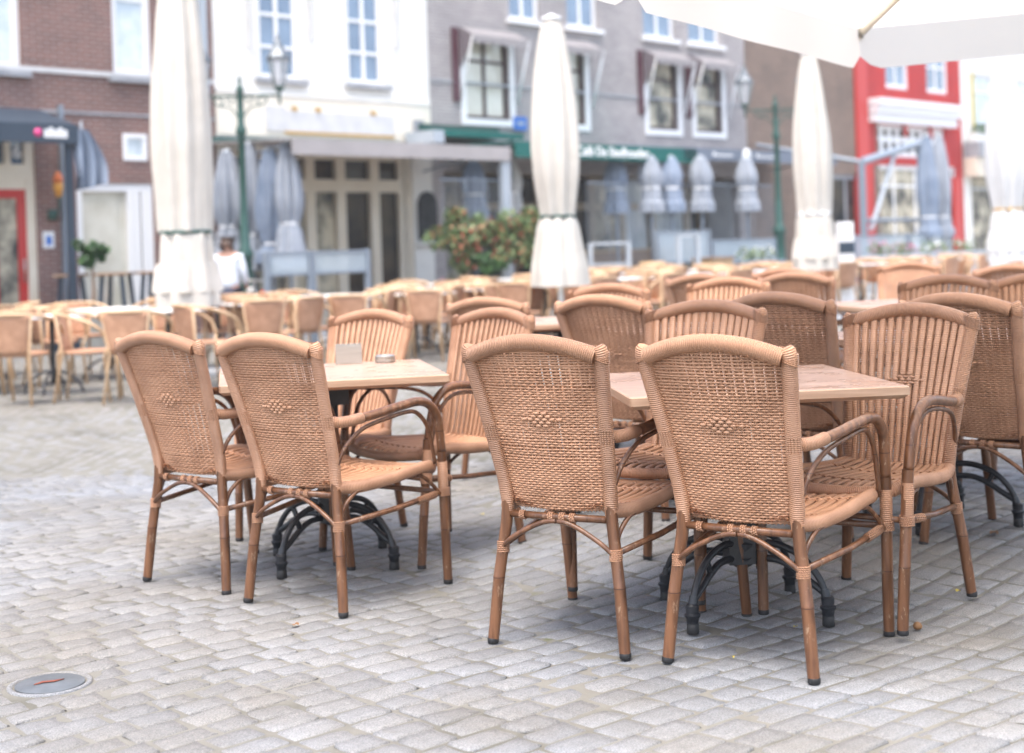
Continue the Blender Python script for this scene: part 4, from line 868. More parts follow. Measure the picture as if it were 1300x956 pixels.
# common heights for the storey
z0 = sum(h[2] for h in hw) / 4; z1 = sum(h[3] for h in hw) / 4; hw = [(h[0], h[1], z0, z1) for h in hw]
uw = [FR(645, -60, 684, 26), FR(718, -60, 757, 10), FR(815, -60, 855, 36), FR(872, -60, 912, 46)]; zu = uw[0][2]; uw = [(h[0], h[1], zu, zu + 1.6) for h in uw]
gfc = (tC + .3, tD - .4, 0, 2.75); Cc.wall(tC, tD, 0, HT + 1, hw + uw + [gfc], 'brick_grey', deep=.22); Cc.bx(gfc[0], gfc[1], -1.2, -.23, 2.752, 2.85, 'added_recess_ceiling', 'shaded_paint'); Cc.bx(gfc[0] - .1, gfc[0] - .002, -1.2, -.225, 0, 2.75, 'added_recess_side', 'stone'); Cc.bx(gfc[1] + .002, gfc[1] + .1, -1.2, -.225, 0, 2.75, 'added_recess_side', 'stone')  # deep recess added to darken the ground floor under the awnings
for i, h in enumerate(hw): Cc.window(h, frame='brown_paint', pane='gl_warm' if i < 2 else 'gl_mix', cols=2 if i == 0 else 1, rows=[.72], fw=.07, sill=None)
for h in hw:
    b = MB(); X = lambda t: t - Cc.t; e = .13
    b.box(X(h[0] - e), X(h[0] - .002), -.03, .02, h[2] - e, h[3]); b.box(X(h[1] + .002), X(h[1] + e), -.03, .02, h[2] - e, h[3]); b.box(X(h[0]), X(h[1]), -.035, .02, h[2] - e, h[2] - .003); b.build('window_surround', M['white'], Cc.root, smooth=False)
    b = MB(); b.box(X(h[0] - .34), X(h[0] - .18), -.05, -.005, h[2] + .3, h[3] + .15); b.build('shutter', M['maroon'], Cc.root, smooth=False)
for h in uw: Cc.window(h, pane='gl_blue', cols=2, rows=1, fw=.08, sill='white')
z = FR(735, 118, 810, 122)[2]; Cc.bx(tC + .01, tD - .02, .001, .025, z, z + .05, 'string_course', 'stone')
b = MB(); X = lambda t: t - Cc.t; pc_ = [gfc[0] + .05, F(590, 280)[0], F(640, 280)[0], F(735, 280)[0], F(762, 280)[0], F(800, 280)[0], F(838, 280)[0], F(875, 280)[0], F(920, 280)[0], gfc[1] - .06]
for t in pc_: b.box(X(t - .09), X(t + .09), 1.04, 1.14, 0, 2.75)
b.box(X(gfc[0]), X(gfc[1]), 1.045, 1.135, 2.05, 2.2); b.box(X(gfc[0]), X(gfc[1]), 1.046, 1.135, 0, .7); fc = b.build('cafe_front', M['shaded_paint'], Cc.root, smooth=False)
for i in range(len(pc_) - 1):
    b = MB(); b.box(X(pc_[i]), X(pc_[i + 1]), 1.15, 1.18, 0, 2.75); b.build('pane', M[('gl_dark', 'gl_mix', 'gl_dark', 'gl_mix', 'gl_dark', 'gl_mix', 'gl_pale', 'gl_pale', 'gl_dark')[i]], fc, smooth=False)
Cc.bx(tC, tD, -.3, .3, HT + 1, HT + 1.3, 'gutter', 'white')
b = MB(); X = lambda t: t - Cc.t; P = [b.vt((t - Cc.t, y, z)) for t in (tC, tD) for y, z in ((-.2, HT + 1.3), (4.2, HT + 4.6), (8, HT + 1.3))]
b.face([P[0], P[3], P[4], P[1]]); b.face([P[1], P[4], P[5], P[2]]); b.face([P[0], P[1], P[2]]); b.face([P[3], P[5], P[4]]); b.build('roof', M['roof'], Cc.root, smooth=False)
nmx = ['leftmost striped window awning on the mauve-grey house', 'striped window awning half behind the middle closed parasol', 'striped window awning on the mauve-grey house, left one of the right pair', 'striped window awning on the mauve-grey house, rightmost, next to the lamp post']
for h, lab in zip(hw, nmx):
    fr = Fr('window_awning', h[0], 0, label=lab, cat='awning', group='striped awnings over the upstairs windows'); wd = h[1] - h[0]; zt = h[3] + .18; b = MB(); e = .14
    P = [b.vt(p) for p in ((-e, -.05, zt), (wd + e, -.05, zt), (wd + e, -.42, zt - .20), (-e, -.42, zt - .20), (-e, -.07, zt - .03), (wd + e, -.07, zt - .03), (wd + e, -.42, zt - .23), (-e, -.42, zt - .23))]
    for f in ((3, 2, 1, 0), (4, 5, 6, 7), (0, 4, 7, 3), (1, 2, 6, 5)): b.face([P[k] for k in f])
    b.build('canopy', M['stripe'], fr.root, smooth=False); b = MB(); n = 24; pv = None
    for i in range(n + 1):
        x_ = -e + (wd + 2 * e) * i / n; lo = .13 + .035 * abs(math.sin(i * PI / 4)); cur = (b.vt((x_, -.425, zt - .20)), b.vt((x_, -.427, zt - .20 - lo)))
        if pv: b.face([pv[0], pv[1], cur[1], cur[0]])
        pv = cur
    b.build('valance', M['stripe'], fr.root, smooth=False)
    for x_, r_ in ((wd + e + .03, .028), (-e - .02, .014)): b = MB(); b.tube([(x_, -.06, h[2] + .35), (x_, -.40, zt - .22)], r_, 8); b.build('side_arm', M['white'], fr.root)
    b = MB(); P = [b.vt(p) for p in ((-e, -.05, zt), (-e, -.42, zt - .21), (-e, -.05, zt - .80), (-e - .02, -.05, zt), (-e - .02, -.42, zt - .21), (-e - .02, -.05, zt - .80))]; b.face([P[0], P[1], P[2]]); b.face([P[5], P[4], P[3]]); b.build('side_flap', M['stripe'], fr.root, smooth=False)
awC, rC = awning('cafe_awning', 655, 184, 203, 885, 1.9, 'green_awn', 'dark green awning lettered in white over the cafe front of the mauve-grey house', rise=.04)
tw = FR(732, 180, 823, 197, 1.9); o = text(awC.root, 'Café De Stadhouder', (tw[0] - awC.t, -1.905, rC[2] + .07), .25, 'white')
ln_ = (tw[1] - tw[0]); bbx = max(v.co.x for v in o.data.vertices); o.scale = (ln_ / bbx, 1.0, 1)
awg, rg = awning('cafe_awning', 566, 168, 175, 665, .8, 'green_awn', 'narrow upper green awning with its white end box above the taupe awning', rise=.1)
r = FR(551, 165, 564, 181, .85); awg.bx(r[0], r[1], .1, .85, r[2], r[3], 'end_box', 'greypaint')
awD, rD = awning('cafe_awning', 868, 191, 206, 1062, 1.9, 'grey_awn', 'dark grey-blue awning with pale lettering right of the green one', rise=.10)
b = MB()
for px0, px1, n in ((905, 931, 6), (960, 985, 6)):
    q = FR(px0, 194, px1, 203, 1.9)
    for k in range(n): x0 = q[0] - awD.t + (q[1] - q[0]) * k / n; b.box(x0, x0 + (q[1] - q[0]) / n * .7, -1.914, -1.902, rD[2] + .10, rD[3] - .12 + (.04 if k == 0 else 0))
b.build('sign_lettering', M['white'], awD.root, smooth=False)
q = FR(940, 190, 956, 206, 1.9); b = MB(); xc = (q[0] + q[1]) / 2 - awD.t; zc = (rD[2] + rD[3]) / 2; b.lathe([(.001, 0)], 0, 0, 3, cap=False); b.tube([(xc, -1.902, zc), (xc, -1.915, zc)], .16, 16); b.build('sign_emblem', M['white'], awD.root)
r = FR(655, 148, 671, 165, .1); fr = Fr('wall_sign', r[0], 0, label='small blue sign on the mauve-grey wall just left of the middle closed parasol', cat='sign'); fr.bx(r[0], r[1], .03, .06, r[2], r[3], 'plate', 'bluesign'); fr.bx(r[0] + .08, r[1] - .08, .061, .065, r[2] + .1, r[3] - .1, 'pale_panel', 'greypaint')

# D: brown brick church-like house set back, with stone piers
D_ = Fr('brown_brick_building', tD, -1.2, label='dark brown brick building with grey stone piers set back left of the red house', cat='building')
zz = .0; D_.wall(tD + .004, tE + 1.2, 0, 12, [FR(1000, 225, 1055, 380, -1.2)], 'brick_brown')
h = FR(1000, 225, 1055, 380, -1.2); D_.window((h[0], h[1], h[2], h[3]), frame='stone', pane='gl_dark', cols=2, rows=2, fw=.12)
for px in (968, 1073):
    r = FR(px - 8, 185, px + 8, 372, -.9); zc = r[3]; b = MB(); cx = (r[0] + r[1]) / 2 - D_.t; b.box(cx - .28, cx + .28, -.3, -.001, 0, zc); b.box(cx - .36, cx + .36, -.38, -.002, zc + .002, zc + .22)
    b.lathe([(.26, zc + .22), (.26, zc + .3), (.16, zc + .42), (.26, zc + .75), (.22, zc + 1.0), (.08, zc + 1.25), (.11, zc + 1.4), (.02, zc + 1.6)], cx, -.17, 14); b.build('stone_pier', M['stone'], D_.root, sharp=35)
for z in (4.2, 5.4, 6.6, 7.8): D_.bx(tD + .01, tE - .01, -1.2, -1.14, z, z + .12, 'string_course', 'palestone')
# E: red painted house
E_ = Fr('red_house', tE, 0, label='bright red painted house with a big white cornice over a row of small windows', cat='house')
e1_ = FR(1124, 70, 1154, 113); e2_ = FR(1176, 70, 1204, 119); zb = (e1_[2] + e2_[2]) / 2; e1_ = (e1_[0], e1_[1], zb, zb + 1.5); e2_ = (e2_[0], e2_[1], zb, zb + 1.5)
rw = FR(1112, 160, 1200, 200); gfe = (tE + .9, tG - .4, .9, 3.2)
E_.wall(tE, tG - .004, 0, HT, [e1_, e2_, rw, gfe], 'brick_paint')
for h in (e1_, e2_): E_.window(h, cols=2, rows=2, fw=.13, pane='gl_blue')
E_.window(rw, cols=9, rows=[.55], fw=.12, pane='gl_dark', mull=.09)
r = FR(1105, 142, 1215, 158, .35); b = MB(); X = lambda t: t - E_.t; zc0, zc1 = rw[3] + .02, rw[3] + .62
for k, (dz0, dz1, pr) in enumerate(((0, .25, .22), (.252, .45, .32), (.452, .62, .42))): b.box(X(rw[0] - .3 - pr * .3), X(rw[1] + .3 + pr * .3), -pr, -.002, zc0 + dz0, zc0 + dz1)
b.build('cornice', M['white'], E_.root, smooth=False); E_.window(gfe, cols=4, rows=[.75], fw=.12, pane='gl_mix', frame='white')
for px in (1150, 1182): r = FR(px - 2, 135, px + 1, 146, .05); E_.bx(r[0], r[1], .001, .06, zb - 1.3, zb - .5, 'wall_anchor', 'red_paint')
E_.bx(tE + .002, tE + .55, .001, .09, 0, HT, 'corner_pilaster', 'red_paint'); r = FR(1213, 225, 1221, 318, .1); E_.bx(r[0], r[1], .001, .1, 0, r[3], 'corner_pilaster', 'red_paint'); E_.bx(tE, tG - .01, -.3, .3, HT, HT + .3, 'gutter', 'white'); roof(E_, tE, tG)
# G: pale house at the right
G_ = Fr('pale_house', tG, 0, label='pale house at the right edge with flowers on its sill and a dark shop fascia', cat='house'); tg2 = tG + 13
g1 = FR(1236, 95, 1262, 168); g2 = FR(1290, 95, 1318, 180); gg = (tG + .5, tg2 - .5, .5, 3.1); g2 = (g2[0], g2[1], g1[2], g1[3]); G_.wall(tG, tg2, 0, HT - .5, [g1, g2, gg], 'plaster')
for h in (g1, g2): G_.window(h, cols=1, rows=[.7], fw=.1, pane='gl_pale', sill='white')
G_.window(gg, cols=6, rows=[.8], fw=.12, pane='gl_mix', frame='greypaint')
z = FR(1190, 178, 1255, 198, .5); G_.bx(tG - .02, tg2, .06, .55, z[2] - .0, z[3], 'fascia', 'stone'); G_.bx(tG - .02, tg2, .05, .45, z[2] - .55, z[2] - .003, 'fascia_underside', 'cream_paint')
G_.bx(g1[0] - .12, g1[0] - .002, -.01, .04, g1[2], g1[3], 'shutter', 'leafyellow')
G_.bx(tG, tg2, -.3, .3, HT - .5, HT - .2, 'gutter', 'white')

# ------------------------------------------------------------ foliage helper
def leaves(b, c, rx, ry, rz, n, size, r_, lo=0, hi=1, tail=False):
    for _ in range(n):
        v = Vector(r_.normal(0, 1, 3)).normalized() * (r_.uniform(.35, 1) ** .6); p = Vector(c) + Vector((v.x * rx, v.y * ry, v.z * rz))
        q = Vector(r_.normal(0, 1, 3)).normalized(); a = q.orthogonal().normalized() * size * r_.uniform(.7, 1.3); c_ = q.cross(a) * .55; t = r_.uniform(lo, hi)
        b.face([b.vt(p - a, t), b.vt(p + c_, t), b.vt(p + a, t), b.vt(p - c_, t)])
def shrub(px0, py0, px1, py1, d, m, label, seed, pot=None, flowers=None, name='flowering_shrub', stem=True, n=700):
    t0, t1, h0, h1 = FR(px0, py0, px1, py1, d); tc = (t0 + t1) / 2; x, y = W(tc, d); r_ = np.random.RandomState(seed); root = empty(name, (x, y, gz(x, y)), FROT, label=label, cat='plant')
    wd, ht = (t1 - t0) / 2, (h1 - h0) / 2; zc = (h0 + h1) / 2; b = MB(); fl = MB()
    for k in range(15):
        cx = r_.uniform(-.85, .85) * wd; cz = zc + r_.uniform(-.75, .55) * ht; cy = r_.uniform(-.3, .3) * wd; s_ = r_.uniform(.22, .48)
        leaves(b, (cx, cy, cz), wd * s_, wd * s_, ht * s_, n // 15, .055, r_)
        if flowers: leaves(fl, (cx, cy - .05, cz), wd * s_, wd * s_, ht * s_, n // 70, .036, r_)
    b.build('foliage', M[m], root, smooth=False)
    if flowers: fl.build('blossoms', M[flowers], root, smooth=False)
    pz = pot[1] if pot else 0
    if stem: b = MB(); b.tube([(0, 0, pz * .8), (.03, .01, (pz + h0) / 2), (0, 0, zc)], [.03, .025, .012], 7); b.build('stem', M['boards'], root)
    if pot:
        b = MB(); pr, ph, pm = pot; b.lathe([(pr * .7, 0), (pr, ph), (pr * 1.06, ph + .001), (pr * 1.06, ph + .04), (pr * .92, ph + .04), (pr * .9, ph - .03)], 0, 0, 18); b.build('pot', M[pm], root)
        b = MB(); b.lathe([(pr * .5, ph - .05), (pr * .9, ph - .02)], 0, 0, 18); b.build('soil', M['soil'], root)
    return root
shrub(96, 298, 135, 340, 1.6, 'leaf_dark', 'bushy green plant in a white pot before the shop window at the left', 1, pot=(.24, .55, 'pot'), name='potted_plant', n=450)
shrub(556, 252, 624, 345, 2.6, 'leaf', 'orange-red flowering shrub, left one of two before the mauve-grey house', 2, pot=(.30, .55, 'stone'), flowers='blossom', n=2200)
shrub(622, 258, 684, 340, 2.7, 'leaf', 'orange-red flowering shrub, right one of two, beside the middle closed parasol', 3, pot=(.30, .55, 'stone'), flowers='blossom', n=2000)
shrub(600, 320, 640, 345, 2.9, 'leaf_dark', 'low round green bush between the two flowering shrubs', 4, name='low_bush', stem=False, pot=(.25, .4, 'greypaint'), n=260)
# planter with plants at the right
def planter(px0, px1, d, label, seed, n=4, h=.75, m='greypaint'):
    t0 = F(px0, 325, d)[0]; t1 = F(px1, 325, d)[0]; x, y = W(t0, d); root = empty('planter_box', (x, y, gz(x, y)), FROT, label=label, cat='planter'); b = MB(); L_ = t1 - t0; b.box(0, L_, -.22, .22, 0, h); b.box(-.02, L_ + .02, -.24, .24, h + .002, h + .04); b.build('box', M[m], root, smooth=False)
    r_ = np.random.RandomState(seed); b = MB(); f_ = MB()
    for k in range(n): cx = L_ * (k + .5 + r_.uniform(-.3, .3)) / n; leaves(b, (cx, 0, h + .16), .22, .16, .16, 70, .04, r_); leaves(f_, (cx, 0, h + .2), .2, .15, .14, 16, .035, r_)
    b.build('foliage', M['leaf'], root, smooth=False); f_.build('blossoms', M['blossom_pink' if seed % 2 else 'flower_white'], root, smooth=False)
planter(1105, 1160, 4.4, 'grey-blue planter with pink flowers before the red house terrace', 1)
planter(1168, 1245, 4.4, 'grey-blue planter with white flowers left of the right closed parasol', 2)
planter(556, 600, 2.2, 'grey planter under the left flowering shrub', 3, n=2, h=.5); planter(930, 985, 3.0, 'grey-blue planter below the dark grey-blue awning', 4, n=3, m='steelblue')
# flowers on a sill
x0 = g1[0]; fr = Fr('window_box', x0, 0, label='window box of dark leaves and white flowers on the pale house', cat='window box'); fr.bx(g1[0] - .5, g1[1] - .1, .06, .3, g1[2] - .35, g1[2] - .1, 'trough', 'pot'); b = MB(); r_ = np.random.RandomState(9); leaves(b, (.0, -.2, g1[2] + .05), .5, .15, .2, 130, .05, r_); b.build('foliage', M['leaf_dark'], fr.root, smooth=False); b = MB(); leaves(b, (.45, -.2, g1[2] + .05), .3, .15, .3, 60, .05, r_); b.build('blossoms', M['flower_white'], fr.root, smooth=False)

# ------------------------------------------------------------ street lamps
def lamp(px, s, label, seed, k=1, turn=0):
    x, y = spot(px, s, 220); root = empty('street_lamp', (x, y, gz(x, y)), turn, label=label, cat='street lamp', group='green double-lantern street lamps'); root.scale = (k, k, k)
    b = MB(); b.lathe([(.20, 0), (.20, .10), (.155, .14), (.155, .55), (.17, .58), (.12, .65), (.11, 1.3), (.135, 1.34), (.135, 1.42), (.085, 1.5), (.062, 2.2), (.055, 3.3), (.085, 3.34), (.085, 3.42), (.055, 3.48), (.05, 4.0), (.075, 4.05), (.02, 4.15), (.035, 4.2), (.005, 4.28)], 0, 0, 16); b.build('post', M['lampgreen'], root, sharp=50)
    for sx_ in (-1, 1):
        b = MB(); b.tube([(0, 0, 3.95), (sx_ * .66, 0, 3.95)], .018, 8)
        b.tube(catmull([(sx_ * .05, 0, 3.62), (sx_ * .16, 0, 3.76), (sx_ * .34, 0, 3.80), (sx_ * .44, 0, 3.88), (sx_ * .36, 0, 3.93), (sx_ * .27, 0, 3.86), (sx_ * .33, 0, 3.80)], 5), .013, 6)
        b.tube(catmull([(sx_ * .07, 0, 3.92), (sx_ * .14, 0, 3.84), (sx_ * .21, 0, 3.88), (sx_ * .17, 0, 3.93)], 5), .011, 6); b.tube([(sx_ * .64, 0, 3.80), (sx_ * .64, 0, 4.02)], .022, 8); b.build('arm', M['lampgreen'], root)
        b = MB(); X0 = sx_ * .64; b.lathe([(.04, 4.0), (.085, 4.06), (.085, 4.09)], X0, 0, 6); b.build('lantern', M['lampgreen'], root, smooth=False); lt_ = COL.objects[-1]
        b = MB(); b.lathe([(.085, 4.09), (.175, 4.52)], X0, 0, 6, cap=False); b.build('lantern_glass', M['lampglass'], lt_, smooth=False)
        b = MB()
        for k in range(6): a = k * PI / 3; b.tube([(X0 + .086 * math.cos(a), .086 * math.sin(a), 4.09), (X0 + .177 * math.cos(a), .177 * math.sin(a), 4.52)], .010, 5)
        b.build('lantern_bars', M['lampgreen'], lt_)
        b = MB(); b.lathe([(.20, 4.52), (.20, 4.56), (.12, 4.66), (.08, 4.74), (.06, 4.80), (.03, 4.84), (.035, 4.88), (.005, 4.94)], X0, 0, 6); b.build('lantern_roof', M['lampgrey'], lt_, smooth=False)
lamp(308, 84, 'green double-lantern street lamp right of the tall left parasol', 1, .935); lamp(987, 60, 'green double-lantern street lamp before the brown brick building', 2)

# ------------------------------------------------------------ terrace furniture by the fronts
for i, (px, k) in enumerate(((289, 1.0), (318, .9), (344, 1.0), (366, .92))):
    x, y = spot(px, 80.5 + i * .6, 250)
    closed_parasol('stored_parasol', x, y, .74 * k, 40 + i, M['greycloth' if i != 2 else 'bluecloth'], ['small closed pale grey parasol, leftmost of four behind the left street lamp', 'small closed pale grey parasol, second of four behind the left street lamp', 'small closed blue-grey parasol, third of four before the white house', 'small closed pale grey parasol, rightmost of four at the left end of the taupe awning'][i], 'small closed parasols before the white house', top=2.95 + .1 * (i % 2), amp=2.3, tie=1.75 - .15 * (i % 3), bottom=1.15 - .1 * (i % 2), strap='white')
for i, (px, s, m_, lab) in enumerate(((826, 64, 'greycloth', 'small closed pale parasol under the end of the green awning lettering'), (890, 62, 'greycloth', 'small closed pale parasol where the green and grey-blue awnings meet'), (648, 66, 'white_cloth', 'small closed white parasol at the right end of the taupe awning'),
       (1178, 55, 'bluecloth', 'grey-blue closed parasol before the red house, left one of two'), (1194, 54, 'greycloth', 'pale grey closed parasol before the red house, right one of two'), (782, 64, 'bluecloth', 'small closed blue-grey parasol in the shade under the green awning'), (852, 63, 'bluecloth', 'small closed blue-grey parasol between two small pale ones under the green awning'), (948, 60, 'greycloth', 'small closed grey parasol under the dark grey-blue awning'), (602, 67, 'bluecloth', 'small closed blue-grey parasol behind the orange-red flowering shrubs'))):
    x, y = spot(px, s, 240); closed_parasol('stored_parasol', x, y, .72, 60 + i, M[m_], lab, 'small closed parasols by the fronts', amp=1.7, tr=.25, top=(2.95 if px < 1000 else 3.5), tie=(2.3 if px < 1000 else 1.6), bottom=(1.82 if px < 1000 else 1.15), strap='white')
# clear plastic sheets under awnings
for px0, px1, d, lab in ((560, 640, 2.0, 'clear plastic side sheet under the right half of the taupe awning'), (745, 815, 1.7, 'clear plastic sheet under the lettered part of the green awning'), (838, 882, 1.7, 'clear plastic sheet under the right end of the green awning'), (905, 980, 1.7, 'clear plastic sheet under the grey-blue awning')):
    t0 = F(px0, 260, d)[0]; t1 = F(px1, 260, d)[0]; fr = Fr('plastic_sheet', t0, d, label=lab, cat='plastic sheet'); b = MB(); n = 30; r_ = np.random.RandomState(int(px0)); ph = r_.uniform(0, 6)
    for j in range(11):
        for i in range(n + 1): u = i / n; b.vt(((t1 - t0) * u, .10 * math.sin(u * 17 + ph + j * .15) + .05 * math.sin(u * 41 + j * .4), .85 + (2.45 - .85) * j / 10))
    for j in range(10):
        for i in range(n): b.face([j * (n + 1) + i, j * (n + 1) + i + 1, (j + 1) * (n + 1) + i + 1, (j + 1) * (n + 1) + i])
    b.build('sheet', M['plastic'], fr.root)
    b = MB(); b.tube([(0, 0, 2.46), (t1 - t0, 0, 2.46)], .02, 6); b.build('rail', M['steelblue'], fr.root)
# glass windscreens
def screen(px0, px1, d, h0, h1, label, posts=2, m='screen'):
    t0 = F(px0, 330, d)[0]; t1 = F(px1, 330, d)[0]; fr = Fr('windscreen', t0, d, label=label, cat='windscreen'); L_ = t1 - t0
    b = MB(); b.box(.03, L_ - .03, -.008, .008, h0, h1); b.build('glass_panel', M[m], fr.root, smooth=False)
    b = MB(); b.box(0, L_, -.02, .02, h1, h1 + .04); b.box(0, L_, -.02, .02, h0 - .04, h0); b.build('frame', M['steelblue'], fr.root, smooth=False)
    for k in range(posts): x_ = L_ * k / (posts - 1); b = MB(); b.box(x_ - .035, x_ + .035, -.036, .036, 0, h1 + .05); b.box(x_ - .1, x_ + .1, -.1, .1, 0, .02); b.build('post', M['steelblue'], fr.root, smooth=False)
screen(338, 393, 3.6, 1.02, 1.27, 'low glass windscreen before the white house, left panel'); screen(396, 466, 3.6, 1.02, 1.27, 'low glass windscreen before the white house, right panel')
screen(1085, 1152, 3.6, .7, 1.25, 'glass windscreen on the terrace of the red house, left panel'); screen(1155, 1208, 3.6, .7, 1.25, 'glass windscreen on the terrace of the red house, right panel'); screen(905, 985, 2.6, .5, 1.25, 'glass windscreen below the dark grey-blue awning'); screen(835, 900, 2.6, .9, 1.45, 'glass windscreen below the right end of the green awning')
# terrace frame of the red house
r = FR(1095, 207, 1170, 290, 3.0); fr = Fr('terrace_frame', r[0], 3.0, label='grey-blue terrace canopy frame with a slanting brace before the red house', cat='canopy frame'); L_ = r[1] - r[0]; zt = r[3]
b = MB(); b.box(-.06, .06, -.06, .06, 0, zt); b.build('post', M['steelblue'], fr.root, smooth=False); b = MB(); b.box(L_ - .06, L_ + .06, -.06, .06, 0, zt + .5); b.build('post', M['steelblue'], fr.root, smooth=False)
b = MB(); b.tube([(0, 0, zt), (L_, 0, zt + .5)], .09, 4); b.tube([(0, 0, zt), (.2, 2.9, zt + .6)], .05, 4); b.build('beam', M['steelblue'], fr.root, smooth=False); b = MB(); b.tube([(.3, 0, 1.4), (L_ * .55, 0, zt + .2)], .06, 4); b.build('brace', M['greypaint'], fr.root, smooth=False)
b = MB(); b.tube([(0, 0, 1.62), (L_, 0, 1.62)], .05, 4); b.build('rail', M['steelblue'], fr.root, smooth=False)
# bar tables at the left
def bar_table(px0, px1, pt, s, label):
    xa, y = spot(px0, s, 340); xb, _ = spot(px1, s, 340); h = 1.10; wd = (xb - xa) / 2; root = empty('bar_table', ((xa + xb) / 2, y, 0), 0, label=label, cat='bar table', group='dark bar tables at the left')
    b = MB(); b.box(-wd, wd, -.30, .30, h - .04, h); b.build('tabletop', M['boards'], root, smooth=False, bevel=.006)
    for sx_ in (-1, 1):
        for sy_ in (-1, 1): b = MB(); b.tube([(sx_ * (wd - .10), sy_ * .22, h - .04), (sx_ * (wd - .02), sy_ * .27, 0)], .035, 4); b.build('leg', M['navy'], root, smooth=False)
bar_table(74, 106, 340, 88, 'dark bar table with brown top left of the white-potted plant'); bar_table(126, 168, 340, 88, 'dark bar table with brown top right of the white-potted plant'); bar_table(178, 204, 340, 86, 'dark bar table half hidden behind the tall left parasol')
# barrel
x, y = spot(828, 68, 330); br = empty('wooden_barrel', (x, y, gz(x, y)), .3, label='wooden barrel standing before the cafe front right of the middle parasol', cat='barrel')
b = MB(); b.lathe([(.24, 0), (.28, .18), (.30, .42), (.28, .66), (.24, .86), (.22, .86), (.22, .83)], 0, 0, 24); b.build('staves', M['oak'], br)
for z, r_ in ((.08, .262), (.24, .290), (.60, .291), (.78, .262)): b = MB(); b.lathe([(r_, z - .02), (r_ + .004, z), (r_, z + .02)], 0, 0, 24, cap=False); b.build('hoop', M['hoop'], br)
# grey racks and bench
def rack(px0, px1, s, h, label, shelves):
    xa, y = spot(px0, s, 335); xb, _ = spot(px1, s, 335); wd = (xb - xa) / 2; root = empty('metal_rack', ((xa + xb) / 2, y, gz(xa, y)), 0, label=label, cat='rack')
    for sx_ in (-1, 1):
        for sy_ in (-.18, .18): b = MB(); b.box(sx_ * wd - .03, sx_ * wd + .03, sy_ - .03, sy_ + .03, 0, h); b.build('leg', M['greypaint'], root, smooth=False)
    for z in shelves: b = MB(); b.box(-wd, wd, -.2, .2, z - .025, z + .02); b.build('shelf', M['greypaint'], root, smooth=False)
rack(750, 798, 70, 1.25, 'pale grey metal rack right of the middle closed parasol', (.35, .85, 1.23)); rack(862, 886, 68, 1.35, 'pale grey metal rack right of the wooden barrel', (.5, 1.33))
x, y = spot(905, 66, 335); bn = empty('wooden_cabinet', (x, y, gz(x, y)), FROT, label='pale wooden cabinet below the right end of the green awning', cat='cabinet'); b = MB(); b.box(-.35, .35, -.22, .22, .05, .86); b.build('body', M['oak'], bn, smooth=False); b = MB(); b.box(-.38, .38, -.25, .25, .862, .90); b.build('top', M['boards'], bn, smooth=False)
x, y = spot(770, 60, 335); bn = empty('serving_counter', (x, y, gz(x, y)), FROT, label='long brown serving counter under the green awning', cat='counter'); b = MB(); b.box(-1.2, 2.2, -.25, .25, 0, 1.05); b.build('body', M['boards'], bn, smooth=False); b = MB(); b.box(-1.25, 2.25, -.3, .3, 1.052, 1.10); b.build('top', M['oak'], bn, smooth=False)
# white and navy board at the right
x, y = spot(1073, 84, 320); sb = empty('advertising_board', (x, y, gz(x, y)), .3, label='white board with a navy band standing right of the third tall parasol', cat='board'); b = MB(); b.box(-.13, .13, -.05, .05, .05, 1.42); b.build('panel', M['white'], sb, smooth=False, bevel=.01); b = MB(); b.box(-.131, .131, -.056, -.0505, .95, 1.12); b.build('navy_band', M['navy'], sb, smooth=False); b = MB(); b.box(-.2, .2, -.15, .15, 0, .05); b.build('foot', M['stone'], sb, smooth=False)
# small moped by the lamp
x, y = spot(330, 86, 360); mo = empty('small_scooter', (x, y, 0), .5, label='small scooter with a red saddle and dark wheels behind the left street lamp', cat='scooter')
for yy in (-.42, .42): b = MB(); b.tube([(0, yy + .2 * math.cos(k * PI / 8), .22 + .2 * math.sin(k * PI / 8)) for k in range(16)], .045, 8, closed=True); w_ = b.build('wheel', M['rubber'], mo); b = MB(); b.tube([(-.03, yy, .22), (.03, yy, .22)], .09, 10); b.build('hub', M['steel'], w_)
b = MB(); b.tube(catmull([(0, -.42, .22), (0, -.30, .50), (0, -.05, .52), (0, .08, .25), (0, .25, .28), (0, .36, .70)], 5), [.05 + .03 * math.sin(k / 25 * PI) for k in range(26)], 10); b.build('body', M['navy'], mo)
b = MB(); b.tube([(0, -.42, .62), (0, -.25, .68), (0, -.02, .66)], [.05, .10, .07], 10); b.build('saddle', M['red_paint'], mo); b = MB(); b.tube([(0, .34, .66), (0, .30, .88)], .02, 6); b.tube([(-.25, .28, .90), (.25, .28, .90)], .018, 6); b.build('handlebar', M['steel'], mo); b = MB(); b.tube([(0, .38, .74), (0, .46, .74)], [.07, .05], 10); b.build('headlight', M['white'], mo)

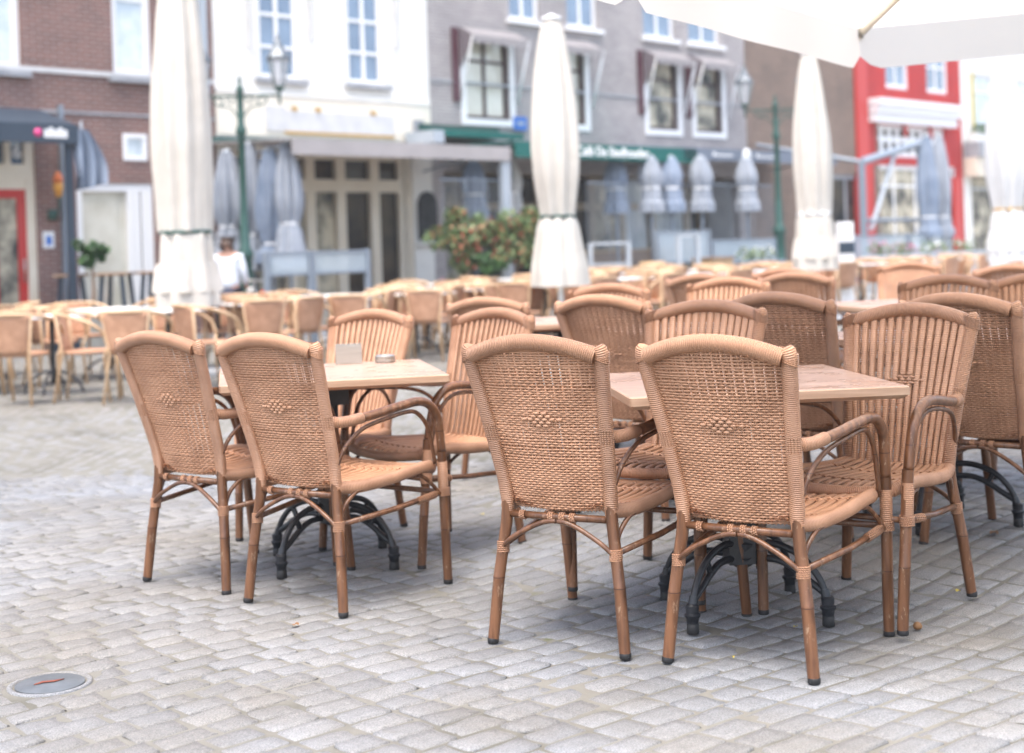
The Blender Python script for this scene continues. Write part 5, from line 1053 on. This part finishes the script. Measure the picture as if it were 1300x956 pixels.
# ------------------------------------------------------------ person seen from behind at the left lamp
def skin_mesh(name, joints, edges, m, parent, sub=2, root_i=0):
    me = bpy.data.meshes.new(name); me.from_pydata([j[0] for j in joints], edges, []); o = bpy.data.objects.new(name, me); COL.objects.link(o); o.parent = parent
    sm = o.modifiers.new('skin', 'SKIN'); sm.use_smooth_shade = True
    for i, j in enumerate(joints): sv = me.skin_vertices[0].data[i]; sv.radius = j[1] if isinstance(j[1], tuple) else (j[1], j[1]); sv.use_root = (i == root_i)
    s_ = o.modifiers.new('sub', 'SUBSURF'); s_.levels = sub; s_.render_levels = sub; me.materials.append(M[m]); return o
x, y = spot(290, 87, 330); pe = empty('person', (x, y, 0), -.25, label='person in a white jacket and navy trousers, seen from behind by a lamp', cat='person')
J = [((0, 0, .84), (.15, .11)), ((0, .0, 1.0), (.13, .10)), ((0, 0, 1.18), (.16, .11)), ((0, 0, 1.29), (.13, .09)), ((0, .01, 1.36), (.05, .05)), ((0, .02, 1.44), (.085, .095)), ((0, .025, 1.52), (.075, .085)),
     ((.17, 0, 1.27), .055), ((.22, .02, 1.03), .042), ((.20, .14, .84), .033), ((.19, .19, .78), .028), ((-.17, 0, 1.27), .055), ((-.22, .02, 1.03), .042), ((-.20, .14, .84), .033), ((-.19, .19, .78), .028),
     ((.09, 0, .76), .085), ((.10, .02, .44), .058), ((.10, -.02, .09), .038), ((.11, .12, .03), .035), ((-.09, 0, .76), .085), ((-.10, -.02, .44), .058), ((-.10, -.05, .09), .038), ((-.11, .09, .03), .035)]
Ed = [(0, 1), (1, 2), (2, 3), (3, 4), (4, 5), (5, 6), (3, 7), (7, 8), (8, 9), (9, 10), (3, 11), (11, 12), (12, 13), (13, 14), (0, 15), (15, 16), (16, 17), (17, 18), (0, 19), (19, 20), (20, 21), (21, 22)]
skin_mesh('body', J, Ed, 'skin', pe)
skin_mesh('jacket', [((0, 0, .76), (.19, .14)), ((0, 0, .98), (.17, .13)), ((0, 0, 1.18), (.185, .135)), ((0, 0, 1.29), (.14, .10)), ((.18, 0, 1.27), .068), ((.23, .02, 1.03), .056), ((.21, .13, .86), .048), ((-.18, 0, 1.27), .068), ((-.23, .02, 1.03), .056), ((-.21, .13, .86), .048)],
          [(0, 1), (1, 2), (2, 3), (3, 4), (4, 5), (5, 6), (3, 7), (7, 8), (8, 9)], 'jacket', pe)
skin_mesh('trousers', [((0, 0, .82), (.16, .12)), ((.09, 0, .74), .10), ((.10, .02, .44), .075), ((.10, -.02, .10), .062), ((-.09, 0, .74), .10), ((-.10, -.02, .44), .075), ((-.10, -.05, .10), .062)], [(0, 1), (1, 2), (2, 3), (0, 4), (4, 5), (5, 6)], 'trousers', pe)
skin_mesh('hair', [((0, 0, 1.46), (.095, .10)), ((0, .005, 1.54), (.088, .095)), ((0, -.03, 1.42), (.08, .06))], [(0, 1), (0, 2)], 'hair', pe)
